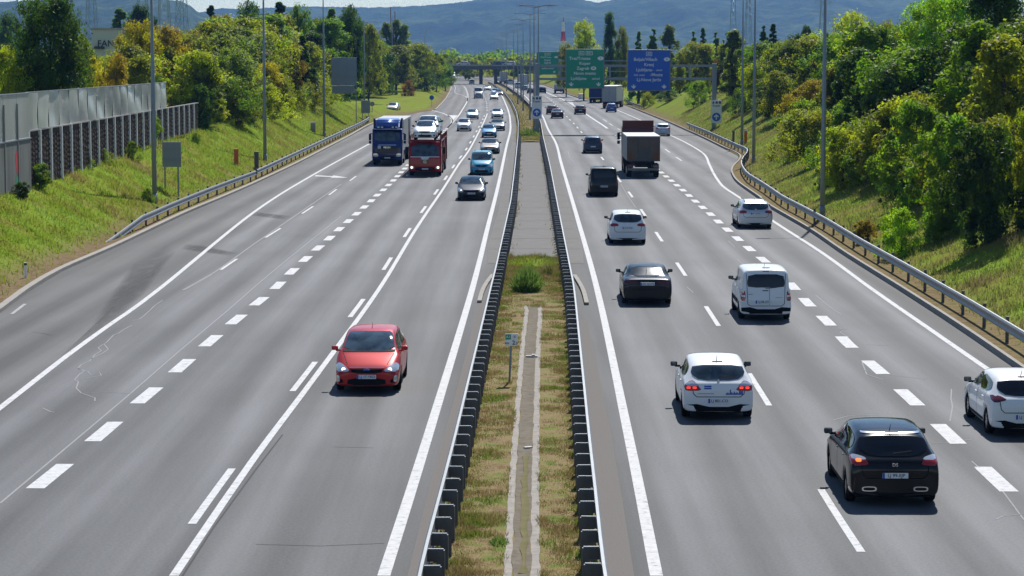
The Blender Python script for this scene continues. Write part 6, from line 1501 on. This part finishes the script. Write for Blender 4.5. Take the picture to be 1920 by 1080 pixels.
b.obj('deck_frame', paint((.16, .012, .015), 0., .5), t); b = B(); b.box((0, -4., .62), (1.6, 11, .3)); b.obj('chassis', 'under', t); big_wheels(t, 2.45, (1.3, -3.2, -8.2, -9.4), .48)
def oncar(dy, z, kind, c, lb, dx=0.):
    hh = carh + math.pi; xx, yy = carx - math.sin(hh) * dy + math.cos(hh) * dx, cary + math.cos(hh) * dy + math.sin(hh) * dx
    car('car', lb, 0, 0, -1, kind, c, at_=(xx, yy, carh), z0=z, W=1.78, opt=('bigfront',), metal=.2)
oncar(.3, 2.73, 'hatch', (.74, .75, .77), 'front white car on the upper deck of the car carrier'); oncar(-4.4, 2.80, 'suv', (.76, .76, .76), 'second white car on the upper deck of the car carrier'); oncar(-8.9, 2.85, 'hatch', (.24, .32, .40), 'blue-grey car at the back of the upper deck of the carrier', .0)
oncar(-3.6, .86, 'hatch', (.45, .46, .48), 'silver car on the lower deck of the car carrier'); oncar(-8.1, .86, 'hatch', (.10, .10, .11), 'dark car at the back of the lower deck of the carrier')
# grey tipper lorry, going away
x, y, hd = place(1205, 331.5, 1, 0.); t = thing('lorry', 'grey box tipper lorry with dark rear doors and pale canvas roof', 'lorry', (x, y, 0), hd)
b = B(); b.box((0, 3.3, 2.14), (2.50, 8.6, 1.78), bev=.03); b.obj('box_body', 'trailer_side', t)
b = B(); b.box((0, 3.3, 3.07), (2.54, 8.7, .10), bev=.03); b.obj('canvas_roof', 'tarp', t)
b = B(); b.box((0, -1.04, 2.13), (2.42, .06, 1.72)); dr_ = b.obj('rear_doors', 'dark_door', t)
for s in (1, -1):
    b = B(); b.box((s * 1.2, -1.07, 2.13), (.08, .06, 1.76)); b.box((s * .42, -1.08, 2.13), (.03, .05, 1.7)); b.obj('door_bar', 'post_steel', t)
    for k in range(4): b = B(); b.box((s * (.80 + .11 * k), -1.082, 1.62), (.075, .03, .62)); b.obj('timber_stake', 'rust_wood', t)
    b = B(); b.box((s * .22, -1.078, 1.75), (.34, .02, .7)); b.obj('faded_panel', 'post_steel', t)
    b = B(); b.box((s * .95, -.86, .84), (.42, .10, .26), bev=.02); b.obj('taillight', 'lamp_dark', t)
b = B(); b.box((0, -1.075, 3.0), (2.5, .05, .07)); b.box((0, -1.075, 1.26), (2.5, .05, .08)); b.obj('door_frame', 'post_steel', t)
b = B(); b.box((0, -.75, .60), (2.3, .16, .18), bev=.02); b.obj('bumper_beam', 'galv', t); b = B(); b.box((0, -.87, .86), (1.3, .04, .18)); b.obj('rear_panel', 'galv_dull', t)
b = B(); b.box((0, 3.4, .98), (1.2, 9., .42)); b.obj('chassis', 'under', t)
b = B(); b.box((0, 9.1, 2.0), (2.48, 2.2, 3.1), bev=.1); b.obj('cab', paint((.09, .008, .012)), t, True)
b = B(); b.box((0, 8.05, 3.72), (2.46, .16, .66), bev=.04); b.box((0, 8.6, 3.5), (2.3, 1.2, .2), bev=.05); b.obj('headboard', paint((.055, .006, .010)), t)
for s in (1, -1): b = B(); b.box((s * 1.46, 9.9, 2.75), (.22, .14, .55), bev=.04); b.box((s * 1.46, 9.9, 2.25), (.22, .14, .25), bev=.04); b.tube([(s * 1.2, 9.9, 3.0), (s * 1.46, 9.9, 3.02)], .03, 6); b.obj('mirror', 'trim', t)
big_wheels(t, 2.45, (0., 1.35, 6.2, 9.6), .5)
# grey box lorry, blue lorry, tank lorry before the exit
x, y, hd = place(1143.5, 203, 1, 0.); t = thing('lorry', 'pale grey box trailer with white roof ahead of the bright blue car', 'lorry', (x, y, 0), hd - .14)
b = B(); b.box((0, 4.4, 2.5), (2.5, 12, 2.7), bev=.03); b.obj('box_body', 'trailer_grey', t); b = B(); b.box((0, 4.4, 3.88), (2.54, 12.1, .08), bev=.02); b.obj('roof', 'sign_white', t)
b = B(); b.box((0, -1.62, 2.5), (.04, .03, 2.6)); b.box((0, -1.62, 1.18), (2.5, .04, .1)); b.box((1.22, -1.62, 2.5), (.06, .03, 2.7)); b.box((-1.22, -1.62, 2.5), (.06, .03, 2.7)); b.obj('door_seams', 'galv_dull', t)
b = B(); b.box((0, 4.4, .85), (2.2, 11.5, .5)); b.obj('chassis', 'under', t); b = B(); b.box((.0, -1.5, .65), (2.3, .1, .16)); b.obj('bumper_beam', 'red_paint', t)
b = B(); b.box((0, 12., 1.9), (2.48, 2.2, 2.9), bev=.1); b.obj('cab', paint((.5, .5, .52)), t, True); big_wheels(t, 2.45, (0, 1.3, 2.6, 9.5, 12.5))
x, y, hd = place(1117, 193, 1, 0.); t = thing('lorry', 'dark blue lorry partly hidden left of the grey box trailer', 'lorry', (x, y, 0), hd - .14)
b = B(); b.box((0, 3.5, 2.45), (2.5, 9, 3.0), bev=.03); b.obj('box_body', paint((.008, .03, .15)), t); b = B(); b.box((0, -1.03, 1.02), (2.5, .05, .12)); b.box((0, -1.03, 3.2), (2.4, .04, .06)); b.obj('trim_bars', 'trailer_grey', t)
b = B(); b.box((0, 3.5, .8), (2.2, 8.5, .4)); b.obj('chassis', 'under', t); b = B(); b.box((0, 9.3, 1.9), (2.48, 2.1, 2.9), bev=.1); b.obj('cab', paint((.008, .03, .15)), t, True); big_wheels(t, 2.45, (0, 1.3, 6.5, 9.6))
x, y, hd = place(1048.5, 175.5, 1, 0.); t = thing('tank_lorry', 'silver tank lorry with rounded back on the far right lanes', 'tank lorry', (x, y, 0), hd - .05)
b = B(); n = 20; b.prism([(1.24 * math.cos(6.283 * k / n), 2.35 + 1.2 * math.sin(6.283 * k / n)) for k in range(n)], -1.2, 8); b.obj('tank', 'chrome', t, False); b = B(); b.box((0, -1.24, 1.55), (2.5, .1, 1.1), bev=.03); b.obj('rear_panel', 'trailer_grey', t)
b = B(); b.box((0, -1.3, 2.15), (2.5, .1, .12)); b.obj('rail', 'sign_white', t); b = B(); b.box((0, 3.5, .8), (2.2, 9, .4)); b.obj('chassis', 'under', t); b = B(); b.box((0, 9.6, 1.8), (2.45, 2., 2.6), bev=.1); b.obj('cab', paint((.6, .6, .6)), t, True); big_wheels(t, 2.45, (0, 1.3, 6.5, 9.8))
for px, py, c, lb in ((945, 156.5, (.45, .47, .52), 'far grey lorry under the flyover, left of another'), (981, 165, (.50, .48, .52), 'far pale lorry behind the second gantry post')):
    x, y, hd = place(px, py, 1, 0.); t = thing('lorry', lb, 'lorry', (x, y, 0), hd); b = B(); b.box((0, 4, 2.3), (2.5, 9, 3.1), bev=.03); b.obj('box_body', paint(c), t); b = B(); b.box((0, -.54, .62), (2.4, .06, .2)); b.obj('bumper_beam', 'galv_dull', t); b = B(); b.box((0, 9.8, 1.8), (2.4, 2, 2.8), bev=.1); b.obj('cab', paint(c), t); big_wheels(t, 2.45, (.5, 1.8, 9.8))
